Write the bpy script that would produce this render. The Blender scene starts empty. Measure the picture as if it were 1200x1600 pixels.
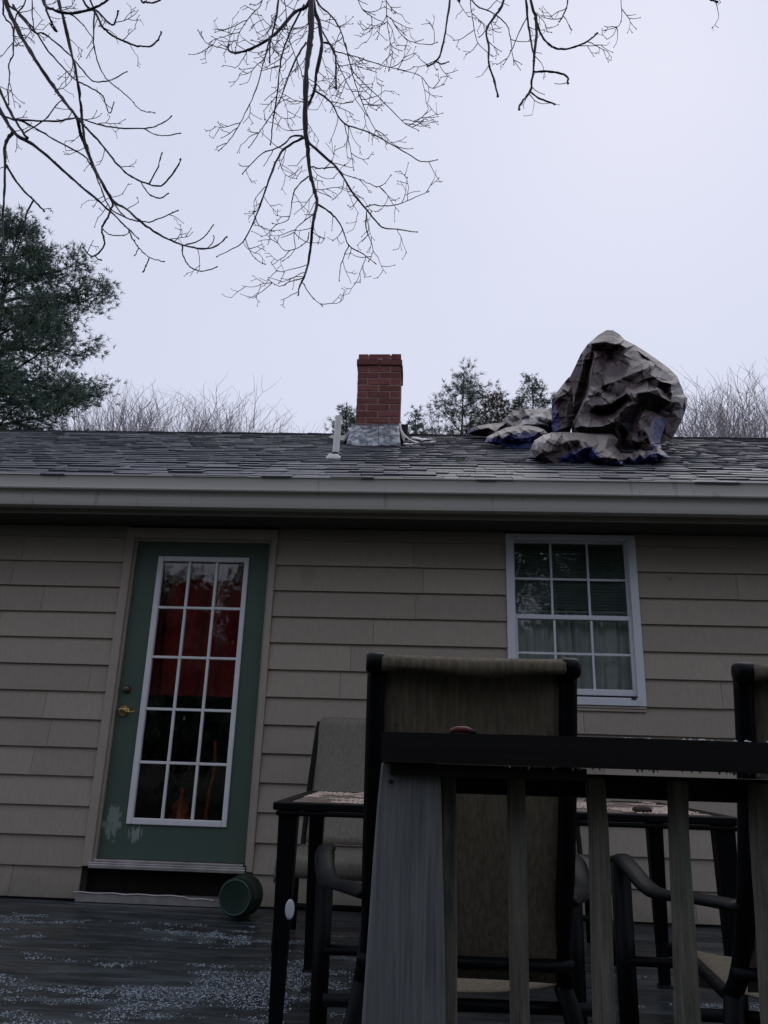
import bpy, math, random
import numpy as np
from mathutils import Vector, Matrix, noise
from mathutils.geometry import delaunay_2d_cdt
random.seed(7); RNG = np.random.RandomState(7)
S = bpy.context.scene
COL = S.collection
R = math.radians

# ------------------------------------------------------------------ camera
F_PX, PITCH, ROLL, YAW = 1194.35, .3080, -.0311, -.0519
CAM = Vector((0, 0, 1.494))
f0 = Vector((math.sin(YAW)*math.cos(PITCH), math.cos(YAW)*math.cos(PITCH), math.sin(PITCH)))
rt0 = Vector((math.cos(YAW), -math.sin(YAW), 0)); dn0 = f0.cross(rt0)
RT = rt0*math.cos(ROLL) + dn0*math.sin(ROLL); DN = -rt0*math.sin(ROLL) + dn0*math.cos(ROLL)
cam = bpy.data.cameras.new('camera'); co = bpy.data.objects.new('camera', cam); COL.objects.link(co)
m = Matrix.Identity(4)
for i in range(3):
    m[i][0] = RT[i]; m[i][1] = -DN[i]; m[i][2] = -f0[i]; m[i][3] = CAM[i]
co.matrix_world = m
cam.sensor_fit = 'VERTICAL'; cam.sensor_height = 24; cam.lens = F_PX/1600*24
cam.clip_start = .02; cam.clip_end = 900
S.camera = co

# ------------------------------------------------------------------ sky, sun, exposure
SUN_EL, SUN_AZ = 48, 20
w = bpy.data.worlds.new('World'); S.world = w; w.use_nodes = True
nt = w.node_tree; nt.nodes.clear()
sky = nt.nodes.new('ShaderNodeTexSky'); sky.sky_type = 'NISHITA'; sky.sun_disc = False
sky.sun_elevation = R(SUN_EL); sky.sun_rotation = R(SUN_AZ); sky.dust_density = 4
tc = nt.nodes.new('ShaderNodeTexCoord')
cl = nt.nodes.new('ShaderNodeTexNoise'); cl.inputs['Scale'].default_value = 1.6; cl.inputs['Detail'].default_value = 3
cr = nt.nodes.new('ShaderNodeValToRGB')
cr.color_ramp.elements[0].position = .3; cr.color_ramp.elements[0].color = (6.5, 6.9, 8.5, 1)
cr.color_ramp.elements[1].position = .7; cr.color_ramp.elements[1].color = (7.0, 7.3, 8.9, 1)
mx = nt.nodes.new('ShaderNodeMix'); mx.data_type = 'RGBA'; mx.inputs[0].default_value = .025
bg = nt.nodes.new('ShaderNodeBackground'); bg.inputs[1].default_value = .1
wo = nt.nodes.new('ShaderNodeOutputWorld')
nt.links.new(tc.outputs['Generated'], cl.inputs['Vector'])
nt.links.new(cl.outputs['Fac'], cr.inputs[0])
nt.links.new(cr.outputs[0], mx.inputs[6]); nt.links.new(sky.outputs[0], mx.inputs[7])
nt.links.new(mx.outputs[2], bg.inputs[0]); nt.links.new(bg.outputs[0], wo.inputs[0])
sl = bpy.data.lights.new('sun', 'SUN'); sl.energy = .5; sl.angle = R(40); sl.color = (1, .96, .92)
so = bpy.data.objects.new('sun', sl); COL.objects.link(so)
so.rotation_euler = Vector((-math.sin(R(SUN_AZ))*math.cos(R(SUN_EL)), -math.cos(R(SUN_AZ))*math.cos(R(SUN_EL)), -math.sin(R(SUN_EL)))).to_track_quat('-Z', 'Y').to_euler()
S.view_settings.view_transform = 'Standard'; S.view_settings.look = 'None'
S.view_settings.exposure = 0; S.view_settings.gamma = 1; S.view_settings.use_curve_mapping = False
S.render.engine = 'CYCLES'
S.cycles.max_bounces = 8; S.cycles.transparent_max_bounces = 16

# ------------------------------------------------------------------ helpers
def ray(px, py): return RT*((px-600)/F_PX) + DN*((py-800)/F_PX) + f0
def at(px, py, Y): d = ray(px, py); return CAM + d*(Y/d.y)
RIDGE_Y, RIDGE_Z, EAVE_Y, EAVE_Z = 7.3, 4.648, 4.60, 3.185
SLOPE = (RIDGE_Z-EAVE_Z)/(RIDGE_Y-EAVE_Y); SANG = math.atan(SLOPE)
def roofz(Y): return EAVE_Z + SLOPE*(Y-EAVE_Y) if Y < RIDGE_Y else RIDGE_Z - SLOPE*(Y-RIDGE_Y)
def on_roof(px, py, lift=0):
    d = ray(px, py); t = (EAVE_Z-SLOPE*EAVE_Y+lift-CAM.z)/(d.z-SLOPE*d.y); return CAM + d*t

WM = {}
def put(o, parent=None, world=None, local=False):
    COL.objects.link(o); world = world or Matrix.Identity(4)
    if parent is not None:
        o.parent = parent
        if not local:
            o.matrix_parent_inverse = WM[parent].inverted()
    WM[o] = world.copy()
    return o
def tag(o, label=None, cat=None, group=None, kind=None):
    if label: o['label'] = label
    if cat: o['category'] = cat
    if group: o['group'] = group
    if kind: o['kind'] = kind
    return o
def empty(name, loc=(0, 0, 0), rz=0, label=None, cat=None, group=None, kind=None):
    o = bpy.data.objects.new(name, None); o.empty_display_size = .1
    o.location = loc; o.rotation_euler = (0, 0, rz)
    put(o, world=Matrix.Translation(Vector(loc)) @ Matrix.Rotation(rz, 4, 'Z'))
    return tag(o, label, cat, group, kind)
class MB:
    def __init__(s): s.v = []; s.f = []; s.m = []
    def quad(s, a, b, c, d, mi=0):
        n = len(s.v); s.v += [tuple(a), tuple(b), tuple(c), tuple(d)]; s.f.append((n, n+1, n+2, n+3)); s.m.append(mi)
    def hexa(s, P, mi=0):   # 8 corners: bottom 0-3 ccw, top 4-7
        n = len(s.v); s.v += [tuple(p) for p in P]
        for f in ((3, 2, 1, 0), (4, 5, 6, 7), (0, 1, 5, 4), (1, 2, 6, 5), (2, 3, 7, 6), (3, 0, 4, 7)):
            s.f.append(tuple(n+i for i in f)); s.m.append(mi)
    def box(s, x0, x1, y0, y1, z0, z1, mi=0):
        s.hexa([(x0, y0, z0), (x1, y0, z0), (x1, y1, z0), (x0, y1, z0), (x0, y0, z1), (x1, y0, z1), (x1, y1, z1), (x0, y1, z1)], mi)
        return s
    def tube(s, pts, rad, n=8, cap=True, mi=0, sq=None):
        pts = [Vector(p) for p in pts]; k = len(pts)
        if not hasattr(rad, '__len__'): rad = [rad]*k
        base = len(s.v); up = None
        for i, p in enumerate(pts):
            t = (pts[min(i+1, k-1)]-pts[max(i-1, 0)])
            if t.length < 1e-9: t = Vector((0, 0, 1))
            t.normalize()
            if up is None:
                up = t.cross(Vector((.13, .99, .05)))
                if up.length < .1: up = t.cross(Vector((1, 0, 0)))
            up = (up - t*up.dot(t)); up.normalize(); si = t.cross(up)
            for j in range(n):
                a = 2*math.pi*(j+.5)/n
                ca, sa = math.cos(a), math.sin(a)
                q = p + up*(ca*rad[i]*(sq[0] if sq else 1)) + si*(sa*rad[i]*(sq[1] if sq else 1))
                s.v.append(tuple(q))
        for i in range(k-1):
            for j in range(n):
                a = base+i*n+j; b = base+i*n+(j+1) % n
                s.f.append((a, b, b+n, a+n)); s.m.append(mi)
        if cap:
            s.f.append(tuple(base+j for j in reversed(range(n)))); s.m.append(mi)
            s.f.append(tuple(base+(k-1)*n+j for j in range(n))); s.m.append(mi)
    def lathe(s, c, prof, n=24, axis=None, mi=0):
        c = Vector(c); ax = Vector(axis or (0, 0, 1)).normalized()
        u = ax.orthogonal().normalized(); v = ax.cross(u); base = len(s.v)
        for r, h in prof:
            for j in range(n):
                a = 2*math.pi*j/n; s.v.append(tuple(c+ax*h+(u*math.cos(a)+v*math.sin(a))*r))
        for i in range(len(prof)-1):
            for j in range(n):
                a = base+i*n+j; b = base+i*n+(j+1) % n
                s.f.append((a, b, b+n, a+n)); s.m.append(mi)
    def mesh(s, name, mats, smooth=False):
        me = bpy.data.meshes.new(name); me.from_pydata(s.v, [], s.f)
        for m_ in (mats if isinstance(mats, (list, tuple)) else [mats]): me.materials.append(m_)
        if any(s.m): me.polygons.foreach_set('material_index', s.m)
        if smooth: me.polygons.foreach_set('use_smooth', [True]*len(s.f))
        me.update(); return me
    def build(s, name, mats, parent=None, smooth=False, bevel=0, local=False, kind=None, label=None):
        o = bpy.data.objects.new(name, s.mesh(name, mats, smooth))
        put(o, parent, local=local)
        if bevel:
            b = o.modifiers.new('bevel', 'BEVEL'); b.width = bevel; b.segments = 2; b.limit_method = 'ANGLE'
        if kind: o['kind'] = kind
        if label: o['label'] = label
        return o
def np_mesh(name, V, Fc, mat, attr=None, smooth=False):
    """V (n,3) array, Fc (m,k) int array of k-gons"""
    me = bpy.data.meshes.new(name); n, k = Fc.shape
    me.vertices.add(len(V)); me.vertices.foreach_set('co', np.asarray(V, np.float32).ravel())
    me.loops.add(n*k); me.loops.foreach_set('vertex_index', Fc.astype(np.int32).ravel())
    me.polygons.add(n); me.polygons.foreach_set('loop_start', np.arange(0, n*k, k, dtype=np.int32))
    if attr is not None:
        a = me.attributes.new('tone', 'FLOAT', 'FACE'); a.data.foreach_set('value', np.asarray(attr, np.float32))
    me.materials.append(mat)
    me.update(calc_edges=True); me.validate()
    if smooth: me.polygons.foreach_set('use_smooth', [True]*n)
    return me
def smooth_path(P, k=4):
    P = [Vector(p) for p in P]; out = []
    for i in range(len(P)-1):
        a, b, c, d = P[max(i-1, 0)], P[i], P[i+1], P[min(i+2, len(P)-1)]
        for j in range(k):
            t = j/k
            out.append(.5*((2*b)+(c-a)*t+(2*a-5*b+4*c-d)*t*t+(3*b-a-3*c+d)*t*t*t))
    out.append(P[-1]); return out

# ------------------------------------------------------------------ materials
class NT:
    def __init__(s, name):
        s.m = bpy.data.materials.new(name); s.m.use_nodes = True; s.t = s.m.node_tree
        s.b = s.t.nodes['Principled BSDF']; s.out = s.t.nodes['Material Output']
        s.co = s.n('ShaderNodeTexCoord')
    def n(s, typ, **kw):
        x = s.t.nodes.new(typ)
        for k, v in kw.items():
            if isinstance(v, (int, float, tuple)) and k.startswith('i_'):
                x.inputs[k[2:].replace('_', ' ')].default_value = v
            else: setattr(x, k, v)
        return x
    def l(s, a, b): s.t.links.new(a, b)
    def noise(s, scale, detail=4, stretch=(1, 1, 1), rough=.55, src='Object'):
        mp = s.n('ShaderNodeMapping'); mp.inputs['Scale'].default_value = stretch
        s.l(s.co.outputs[src], mp.inputs[0])
        if src == 'Object':
            oi = s.n('ShaderNodeObjectInfo'); ml = s.n('ShaderNodeMath', operation='MULTIPLY'); ml.inputs[1].default_value = 37
            s.l(oi.outputs['Random'], ml.inputs[0]); s.l(ml.outputs[0], mp.inputs['Location'])
        x = s.n('ShaderNodeTexNoise'); x.inputs['Scale'].default_value = scale; x.inputs['Detail'].default_value = detail
        x.inputs['Roughness'].default_value = rough
        s.l(mp.outputs[0], x.inputs['Vector']); return x.outputs['Fac']
    def ramp(s, fac, stops):
        x = s.n('ShaderNodeValToRGB'); e = x.color_ramp.elements
        e[0].position, c0 = stops[0]; e[0].color = c0 if len(c0) == 4 else (*c0, 1)
        e[1].position, c1 = stops[-1]; e[1].color = (*c1, 1)
        for p, c in stops[1:-1]:
            q = e.new(p); q.color = (*c, 1)
        s.l(fac, x.inputs[0]); return x.outputs[0]
    def mix(s, fac, a, b, typ='MIX'):
        x = s.n('ShaderNodeMix', data_type='RGBA', blend_type=typ)
        for i, v in ((0, fac), (6, a), (7, b)):
            if isinstance(v, (int, float)): x.inputs[i].default_value = v
            elif isinstance(v, tuple): x.inputs[i].default_value = (*v, 1)
            else: s.l(v, x.inputs[i])
        return x.outputs[2]
    def math(s, op, a, b=None, clamp=False):
        x = s.n('ShaderNodeMath', operation=op, use_clamp=clamp)
        for i, v in ((0, a), (1, b)):
            if v is None: continue
            if isinstance(v, (int, float)): x.inputs[i].default_value = v
            else: s.l(v, x.inputs[i])
        return x.outputs[0]
    def rnd(s, lo, hi):
        oi = s.n('ShaderNodeObjectInfo'); mr = s.n('ShaderNodeMapRange'); mr.inputs[3].default_value = lo; mr.inputs[4].default_value = hi
        s.l(oi.outputs['Random'], mr.inputs[0]); return mr.outputs[0]
    def scale(s, col, fac):
        x = s.n('ShaderNodeVectorMath', operation='SCALE'); s.l(col, x.inputs[0])
        if isinstance(fac, (int, float)): x.inputs['Scale'].default_value = fac
        else: s.l(fac, x.inputs['Scale'])
        return x.outputs[0]
    def bump(s, h, st=.3, dist=.01):
        x = s.n('ShaderNodeBump'); x.inputs['Strength'].default_value = st; x.inputs['Distance'].default_value = dist
        s.l(h, x.inputs['Height']); s.l(x.outputs[0], s.b.inputs['Normal']); return x
    def set(s, col=None, rough=None, spec=None, metal=None):
        for k, v in (('Base Color', col), ('Roughness', rough), ('Specular IOR Level', spec), ('Metallic', metal)):
            if v is None: continue
            if isinstance(v, (int, float)): s.b.inputs[k].default_value = v
            elif isinstance(v, tuple): s.b.inputs[k].default_value = (*v, 1)
            else: s.l(v, s.b.inputs[k])
        return s.m
def simple(name, c, rough=.6, spec=.4, metal=0, var=.25, scale=12, bump=.15, stretch=(1, 1, 1), rv=0):
    t = NT(name); n = t.noise(scale, 5, stretch)
    col = t.ramp(n, [(.25, tuple(x*(1-var) for x in c)), (.75, tuple(min(1, x*(1+var)) for x in c))])
    if rv: col = t.scale(col, t.rnd(1-rv, 1+rv))
    if bump: t.bump(t.noise(scale*6, 3, stretch), bump, .004)
    return t.set(col, rough, spec, metal)
M = {}
# siding: grey beige painted shingle siding with vertical striations
t = NT('siding_paint')
g = t.noise(150, 3, (1, 1, .03)); n = t.noise(3.5, 5); d = t.noise(25, 4, (1, 1, .35), src='Generated')
col = t.mix(t.math('MULTIPLY', n, .5), (.335, .298, .240), (.283, .250, .203)); col = t.mix(.11, col, t.ramp(g, [(.35, (.10, .09, .075)), (.65, (.52, .46, .37))]))
st = t.noise(2.2, 6, (1, 1, .25), src='Object'); col = t.mix(t.math('MULTIPLY', t.math('GREATER_THAN', st, .66), .25), col, (.16, .14, .12))
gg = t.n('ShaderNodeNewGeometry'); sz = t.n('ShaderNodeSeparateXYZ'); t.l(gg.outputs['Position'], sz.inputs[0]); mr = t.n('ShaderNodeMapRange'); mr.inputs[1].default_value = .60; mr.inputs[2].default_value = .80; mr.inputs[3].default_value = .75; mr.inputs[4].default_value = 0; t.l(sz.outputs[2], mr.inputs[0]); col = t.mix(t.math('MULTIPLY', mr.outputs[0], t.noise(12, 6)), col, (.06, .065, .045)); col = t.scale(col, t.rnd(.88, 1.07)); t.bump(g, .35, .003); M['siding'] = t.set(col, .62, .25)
M['casing'] = simple('casing_paint', (.33, .29, .24), .6, .3, var=.08, scale=6, bump=.15)
M['sheath'] = simple('dark_sheathing', (.03, .027, .025), .9, .1)
t = NT('door_green'); n = t.noise(3, 4)
col = t.mix(n, (.058, .090, .070), (.072, .106, .084))
geo = t.n('ShaderNodeNewGeometry'); sp = t.n('ShaderNodeSeparateXYZ'); t.l(geo.outputs['Position'], sp.inputs[0])
def blob(cx, cz, rx, rz, nz, thr):
    dx = t.math('POWER', t.math('DIVIDE', t.math('SUBTRACT', sp.outputs[0], cx), rx), 2.0)
    dz = t.math('POWER', t.math('DIVIDE', t.math('SUBTRACT', sp.outputs[2], cz), rz), 2.0)
    return t.math('GREATER_THAN', t.math('SUBTRACT', nz, t.math('MULTIPLY', t.math('ADD', dx, dz), .3)), thr)
s1 = blob(-1.905, 1.045, .075, .14, t.noise(30, 7, (1, 1, .5), .7), .37)
s2 = blob(-1.75, .985, .07, .07, t.noise(70, 2, (1, 1, .06)), .42)
col = t.mix(t.math('MULTIPLY', s1, .38), col, (.42, .46, .44)); col = t.mix(t.math('MULTIPLY', s2, .5), col, (.4, .44, .42))
gr = t.noise(9, 6); low = t.math('MULTIPLY', t.math('GREATER_THAN', gr, .62), .3); col = t.mix(low, col, (.07, .075, .06))
t.bump(t.noise(60, 3), .08, .002); M['door'] = t.set(col, .45, .35)
M['white'] = simple('white_trim', (.66, .67, .68), .45, .4, var=.07, scale=7, bump=.05)
M['window_white'] = simple('window_vinyl', (.60, .62, .66), .4, .4, var=.06, scale=7, bump=.04)
t = NT('gutter_metal'); n = t.noise(2.5, 6, (.4, 1, 3)); st = t.noise(9, 5, (1, 1, .12))
col = t.mix(n, (.37, .365, .325), (.30, .295, .265)); col = t.mix(t.math('MULTIPLY', t.math('GREATER_THAN', st, .62), .35), col, (.13, .13, .115))
M['gutter'] = t.set(col, .38, .45); t.bump(n, .05, .01)
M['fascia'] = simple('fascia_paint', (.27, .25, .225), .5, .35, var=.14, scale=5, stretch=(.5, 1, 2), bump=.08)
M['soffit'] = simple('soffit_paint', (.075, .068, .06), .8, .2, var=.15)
M['brass'] = simple('brass', (.55, .38, .14), .3, .5, 1, var=.15, bump=0)
M['dark_brass'] = simple('tarnished_bolt', (.12, .09, .06), .4, .5, .7, var=.2, bump=0)
M['alum'] = simple('threshold_metal', (.38, .36, .35), .35, .5, .6, var=.3, scale=10)
M['black'] = simple('black_frame', (.0035, .004, .005), .4, .08, var=.4, scale=20, bump=.05)
M['blackrubber'] = simple('black_membrane', (.014, .014, .016), .5, .4, var=.4)
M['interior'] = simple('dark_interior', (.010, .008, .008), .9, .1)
# glass
t = NT('window_glass'); fr = t.n('ShaderNodeFresnel'); fr.inputs[0].default_value = 1.5
tr = t.n('ShaderNodeBsdfTransparent'); tr.inputs[0].default_value = (.96, .98, .975, 1)
gl = t.n('ShaderNodeBsdfGlossy'); gl.inputs['Roughness'].default_value = .03
nb = t.n('ShaderNodeBump'); nb.inputs['Strength'].default_value = .12; nb.inputs['Distance'].default_value = .01
t.l(t.noise(7, 2), nb.inputs['Height']); t.l(nb.outputs[0], gl.inputs['Normal'])
ms = t.n('ShaderNodeMixShader'); mm = t.math('MULTIPLY', fr.outputs[0], 1.35, True)
t.l(mm, ms.inputs[0]); t.l(tr.outputs[0], ms.inputs[1]); t.l(gl.outputs[0], ms.inputs[2]); t.l(ms.outputs[0], t.out.inputs[0]); M['glass'] = t.m
t = NT('red_curtain'); n = t.noise(5, 4, (1, 1, .4)); M['redcloth'] = t.set(t.ramp(n, [(.3, (.27, .016, .020)), (.75, (.55, .05, .055))]), .85, .1)
t = NT('pale_curtain'); n = t.noise(14, 4, (1, 1, .15)); M['curtain'] = t.set(t.ramp(n, [(.3, (.62, .68, .66)), (.7, (.86, .88, .86))]), .9, .1)
M['blind'] = simple('blind_slats', (.30, .33, .30), .6, .3)
t = NT('copper_glow'); t.b.inputs['Emission Color'].default_value = (1, .16, .05, 1); t.b.inputs['Emission Strength'].default_value = .006
n = t.noise(9, 4); M['copper'] = t.set(t.ramp(n, [(.4, (.05, .012, .008)), (.7, (.8, .25, .12))]), .35, .5, .3)
# roof shingles
t = NT('asphalt_shingle'); at_ = t.n('ShaderNodeAttribute', attribute_name='tone')
n = t.noise(55, 4, src='Generated'); gr = t.noise(260, 2); w1 = t.noise(1.3, 5)
tone = t.math('ADD', at_.outputs['Fac'], t.rnd(0, .0))
col = t.ramp(t.math('FRACT', t.math('ADD', t.math('MULTIPLY', tone, 1), t.rnd(0, 1))), [(0, (.060, .065, .082)), (.5, (.074, .079, .096)), (.8, (.092, .097, .116)), (1, (.064, .068, .085))])
col = t.mix(.45, col, t.ramp(gr, [(.4, (.02, .02, .024)), (.62, (.15, .15, .165))]))
t.bump(gr, .5, .003); rr = t.math('ADD', t.math('MULTIPLY', t.noise(4, 3), .25), .35)
M['shingle'] = t.set(col, rr, .25)
M['ridge'] = simple('ridge_black', (.012, .012, .015), .6, .3, var=.3)
t = NT('chimney_brick'); n = t.noise(22, 5)
col = t.ramp(n, [(.25, (.15, .048, .044)), (.6, (.23, .080, .070)), (.85, (.31, .155, .135))]); col = t.scale(col, t.rnd(.72, 1.12))
t.bump(t.noise(90, 4), .4, .004); M['brick'] = t.set(col, .75, .25)
M['mortar'] = simple('mortar', (.30, .21, .20), .9, .1, var=.3, scale=30)
t = NT('lead_flashing'); n = t.noise(16, 8, (1, 1, .7), .75)
col = t.ramp(n, [(.38, (.05, .06, .075)), (.5, (.18, .20, .22)), (.58, (.50, .51, .54))]); t.bump(n, .3, .006); M['lead'] = t.set(col, .5, .5, .25)
M['pvc'] = simple('pipe_plastic', (.74, .73, .70), .6, .3, var=.2, scale=9, bump=.2)
M['paper'] = simple('torn_white_sheet', (.66, .64, .66), .6, .3, var=.12, bump=.3)
# tarp
def tarp(name, a, b, rough=.38):
    t = NT(name); n = t.noise(6, 5); wv = t.noise(120, 2); wet = t.noise(3, 4)
    t.bump(t.math('ADD', t.math('MULTIPLY', t.noise(16, 3, rough=.5), 1.0), t.math('MULTIPLY', wv, .08)), .35, .02)
    return t.set(t.mix(n, a, b), t.math('ADD', t.math('MULTIPLY', wet, .3), rough-.08), .22)
M['tarp'] = tarp('tarp_brown', (.044, .029, .030), (.068, .049, .050))
M['tarp_blue'] = tarp('tarp_blue', (.008, .012, .060), (.014, .022, .105), .4)
M['tarp_silver_sheen'] = tarp('tarp_silver_sheen', (.13, .125, .14), (.20, .195, .21), .35)  # silver underside; also paints a pale reflection on the right flap
M['eyelet'] = simple('eyelet_metal', (.6, .62, .65), .3, .5, .8, bump=0)
# deck and wood
t = NT('wet_deck'); n = t.noise(3, 6, (.35, 2, 1)); g = t.noise(40, 4, (.04, 1, 1)); wet = t.noise(2.2, 4, (.5, 1.5, 1), src='Object')
col = t.ramp(n, [(.3, (.009, .010, .011)), (.55, (.017, .021, .022)), (.8, (.032, .038, .035))]); col = t.mix(.25, col, t.ramp(g, [(.3, (.008, .009, .010)), (.7, (.06, .065, .06))]))
fz = t.noise(5, 8, (.5, 2.2, 1), .7); col = t.mix(t.ramp(fz, [(.46, (0, 0, 0)), (.64, (.6, .6, .6))]), col, (.105, .13, .142)); t.bump(g, .35, .004); M['deck'] = t.set(col, t.ramp(wet, [(.35, (.22,)*3), (.65, (.5,)*3)]), .35)
t = NT('weathered_post'); g = t.noise(230, 6, (1, 1, .03), .7); n = t.noise(5, 6, (1, 1, .6)); k = t.noise(14, 3)
col = t.mix(n, (.10, .112, .125), (.165, .172, .178)); col = t.mix(.42, col, t.ramp(g, [(.3, (.02, .025, .03)), (.7, (.28, .28, .28))]))
col = t.mix(t.math('MULTIPLY', t.math('GREATER_THAN', k, .68), .3), col, (.045, .055, .045))
t.bump(g, .5, .003); M['post'] = t.set(col, .7, .25)
t = NT('weathered_baluster'); g = t.noise(180, 6, (1, 1, .04), .7); n = t.noise(16, 6, (1, 1, .22), .65)
col = t.ramp(n, [(.3, (.035, .045, .036)), (.45, (.16, .145, .115)), (.55, (.07, .095, .075)), (.75, (.27, .245, .20))]); col = t.mix(.4, col, t.ramp(g, [(.35, (.015, .015, .013)), (.65, (.26, .24, .21))]))
t.bump(g, .6, .003); M['baluster'] = t.set(col, .75, .2)
t = NT('wet_rail'); g = t.noise(50, 5, (.04, 1, 1)); n = t.noise(4, 5, (.4, 1, 1))
col = t.mix(n, (.0045, .0045, .005), (.013, .012, .011)); t.bump(g, .4, .003); M['rail'] = t.set(col, .45, .22)
# chair sling
t = NT('chair_sling'); wv = t.n('ShaderNodeTexWave'); wv.inputs['Scale'].default_value = 70; wv.bands_direction = 'X'
t.l(t.co.outputs['Object'], wv.inputs[0]); wz = t.n('ShaderNodeTexWave'); wz.inputs['Scale'].default_value = 90; wz.bands_direction = 'Z'; t.l(t.co.outputs['Object'], wz.inputs[0])
n = t.noise(5, 5, (1, 1, .5)); st = t.noise(120, 2, (1, 1, .04))
col = t.mix(n, (.092, .080, .056), (.135, .116, .082)); col = t.mix(t.math('MULTIPLY', wv.outputs['Fac'], .22), col, (.05, .042, .032)); col = t.mix(.25, col, t.ramp(st, [(.35, (.05, .045, .035)), (.65, (.25, .21, .16))]))
sh = t.math('ADD', wv.outputs['Fac'], t.math('MULTIPLY', wz.outputs['Fac'], .3)); t.bump(sh, .25, .0015); M['sling'] = t.set(col, .75, .08)
t = NT('chair_sling_pale'); n = t.noise(5, 5, (1, 1, .5)); st = t.noise(120, 2, (1, 1, .04))
col = t.mix(n, (.115, .102, .078), (.155, .140, .112)); col = t.mix(.2, col, t.ramp(st, [(.35, (.07, .065, .055)), (.65, (.28, .26, .22))])); t.bump(st, .3, .002); M['sling_pale'] = t.set(col, .65, .3)
t = NT('mosaic_top'); vo = t.n('ShaderNodeTexVoronoi'); vo.inputs['Scale'].default_value = 28; t.l(t.co.outputs['Object'], vo.inputs[0])
col = t.mix(.6, t.ramp(t.noise(6, 4), [(.3, (.15, .11, .08)), (.7, (.34, .27, .20))]), vo.outputs['Color'], 'MULTIPLY'); M['tabletop'] = t.set(col, .3, .5)
t = NT('ice_pellets'); M['ice'] = t.set(t.ramp(t.noise(40, 2), [(.3, (.22, .26, .30)), (.7, (.42, .47, .52))]), .35, .5)
t = NT('tan_grit'); M['grit'] = t.set(t.ramp(t.noise(60, 2), [(.35, (.30, .20, .14)), (.65, (.62, .52, .44))]), .4, .5)
t = NT('green_plastic'); M['greenpot'] = t.set(t.ramp(t.noise(8, 4), [(.3, (.003, .014, .009)), (.7, (.006, .026, .016))]), .35, .5)
M['whiteplastic'] = simple('white_plastic', (.45, .47, .50), .4, .4)
M['redbit'] = simple('red_plastic', (.085, .012, .012), .4, .4)
# plants
def leafmat(name, a, b, c):
    t = NT(name); at_ = t.n('ShaderNodeAttribute', attribute_name='tone')
    return t.set(t.ramp(at_.outputs['Fac'], [(0, a), (.55, b), (1, c)]), .7, .2)
M['pine'] = leafmat('pine_needles', (.05, .08, .066), (.10, .155, .115), (.18, .24, .17))
M['pine2'] = leafmat('young_pine_needles', (.05, .075, .062), (.085, .12, .095), (.12, .155, .12))
M['brownleaf'] = leafmat('russet_needles', (.05, .045, .028), (.085, .070, .045), (.11, .095, .06))
M['bark'] = simple('bark', (.035, .028, .026), .85, .2, var=.35, scale=20)
M['twig'] = simple('wet_twig', (.016, .011, .014), .6, .3, var=.4, scale=30, bump=.2)
M['hazed_bark'] = simple('hazed_twigs', (.26, .24, .25), .85, .15, var=.2)  # distant bare trees, colour lightened to stand in for haze
t = NT('yard_grass'); n = t.noise(.6, 8, src='Object'); M['yard'] = t.set(t.ramp(n, [(.3, (.025, .024, .014)), (.7, (.05, .055, .026))]), .9, .1)
M['moss'] = simple('moss_green', (.06, .13, .02), .8, .2)

# ------------------------------------------------------------------ ground
o = MB(); o.quad((-400, -400, 0), (400, -400, 0), (400, 600, 0), (-400, 600, 0)); tag(o.build('ground', M['yard']), kind='structure')
DZ = .60
# deck: one object per board
deck = empty('deck', (0, 3, 0), kind='structure')
variants = []
for k in range(5):
    b = MB(); xs = np.linspace(-5.2, 5.2, 14)
    b.box(-5.2, 5.2, -.0685, .0685, -.035, 0); variants.append(b.mesh('deck_board', M['deck']))
y = 1.0; i = 0
while y < 5.0:
    o = bpy.data.objects.new('deck_board', variants[i % 5]); o.location = (random.uniform(-.1, .1), y, DZ+random.uniform(-.002, .002)); o.rotation_euler = (random.uniform(-.006, .006), 0, random.uniform(-.0006, .0006))
    bv = o.modifiers.new('bevel', 'BEVEL'); bv.width = .004; bv.segments = 2
    put(o, deck); y += .1425; i += 1
b = MB()
for yy in (1.0, 2.4, 3.7, 4.9): b.box(-5.1, 5.1, yy-.02, yy+.02, .37, .56)
for xx in (-5, -2.5, 0, 2.5, 5):
    b.box(xx-.045, xx+.045, 1.06, 1.15, 0, .368)
b.build('deck_joist', M['sheath'], deck)
b = MB(); b.box(-5.15, 5.15, .88, .915, .30, .60); b.build('rim_board', M['rail'], deck)

# ------------------------------------------------------------------ house
D = 5.0535
house = empty('house', (0, D, 0), label='house with beige siding, grey shingle roof, green glazed door and red brick chimney', cat='house')
HX0, HX1 = -6.8, 6.8
DX0, DX1, DZ0, DZ1 = -2.045, -.99, .795, 2.955      # door casing outer
WX0, WX1, WZ0, WZ1 = .57, 1.436, 1.835, 2.957        # window frame outer
b = MB(); y0, y1 = D+.002, D+.11
b.box(HX0, DX0+.03, y0, y1, .1, 2.97); b.box(DX1-.03, WX0+.03, y0, y1, .1, 2.97); b.box(WX1-.03, HX1, y0, y1, .1, 2.97)
b.box(DX0+.03, DX1-.03, y0+.04, y1, .1, .78); b.box(DX0+.03, DX1-.03, y0, y1, DZ1-.05, 2.97)
b.box(WX0+.03, WX1-.03, y0, y1, .1, WZ0+.03); b.box(WX0+.03, WX1-.03, y0, y1, WZ1-.03, 2.97)
b.box(HX0, HX0+.1, y1, 9.55, .1, 2.97); b.box(HX1-.1, HX1, y1, 9.55, .1, 2.97); b.box(HX0, HX1, 9.55, 9.65, .1, 2.97)
wall = b.build('wall', M['sheath'], house)
EXP = .1746; LINE0 = 2.7085
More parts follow.
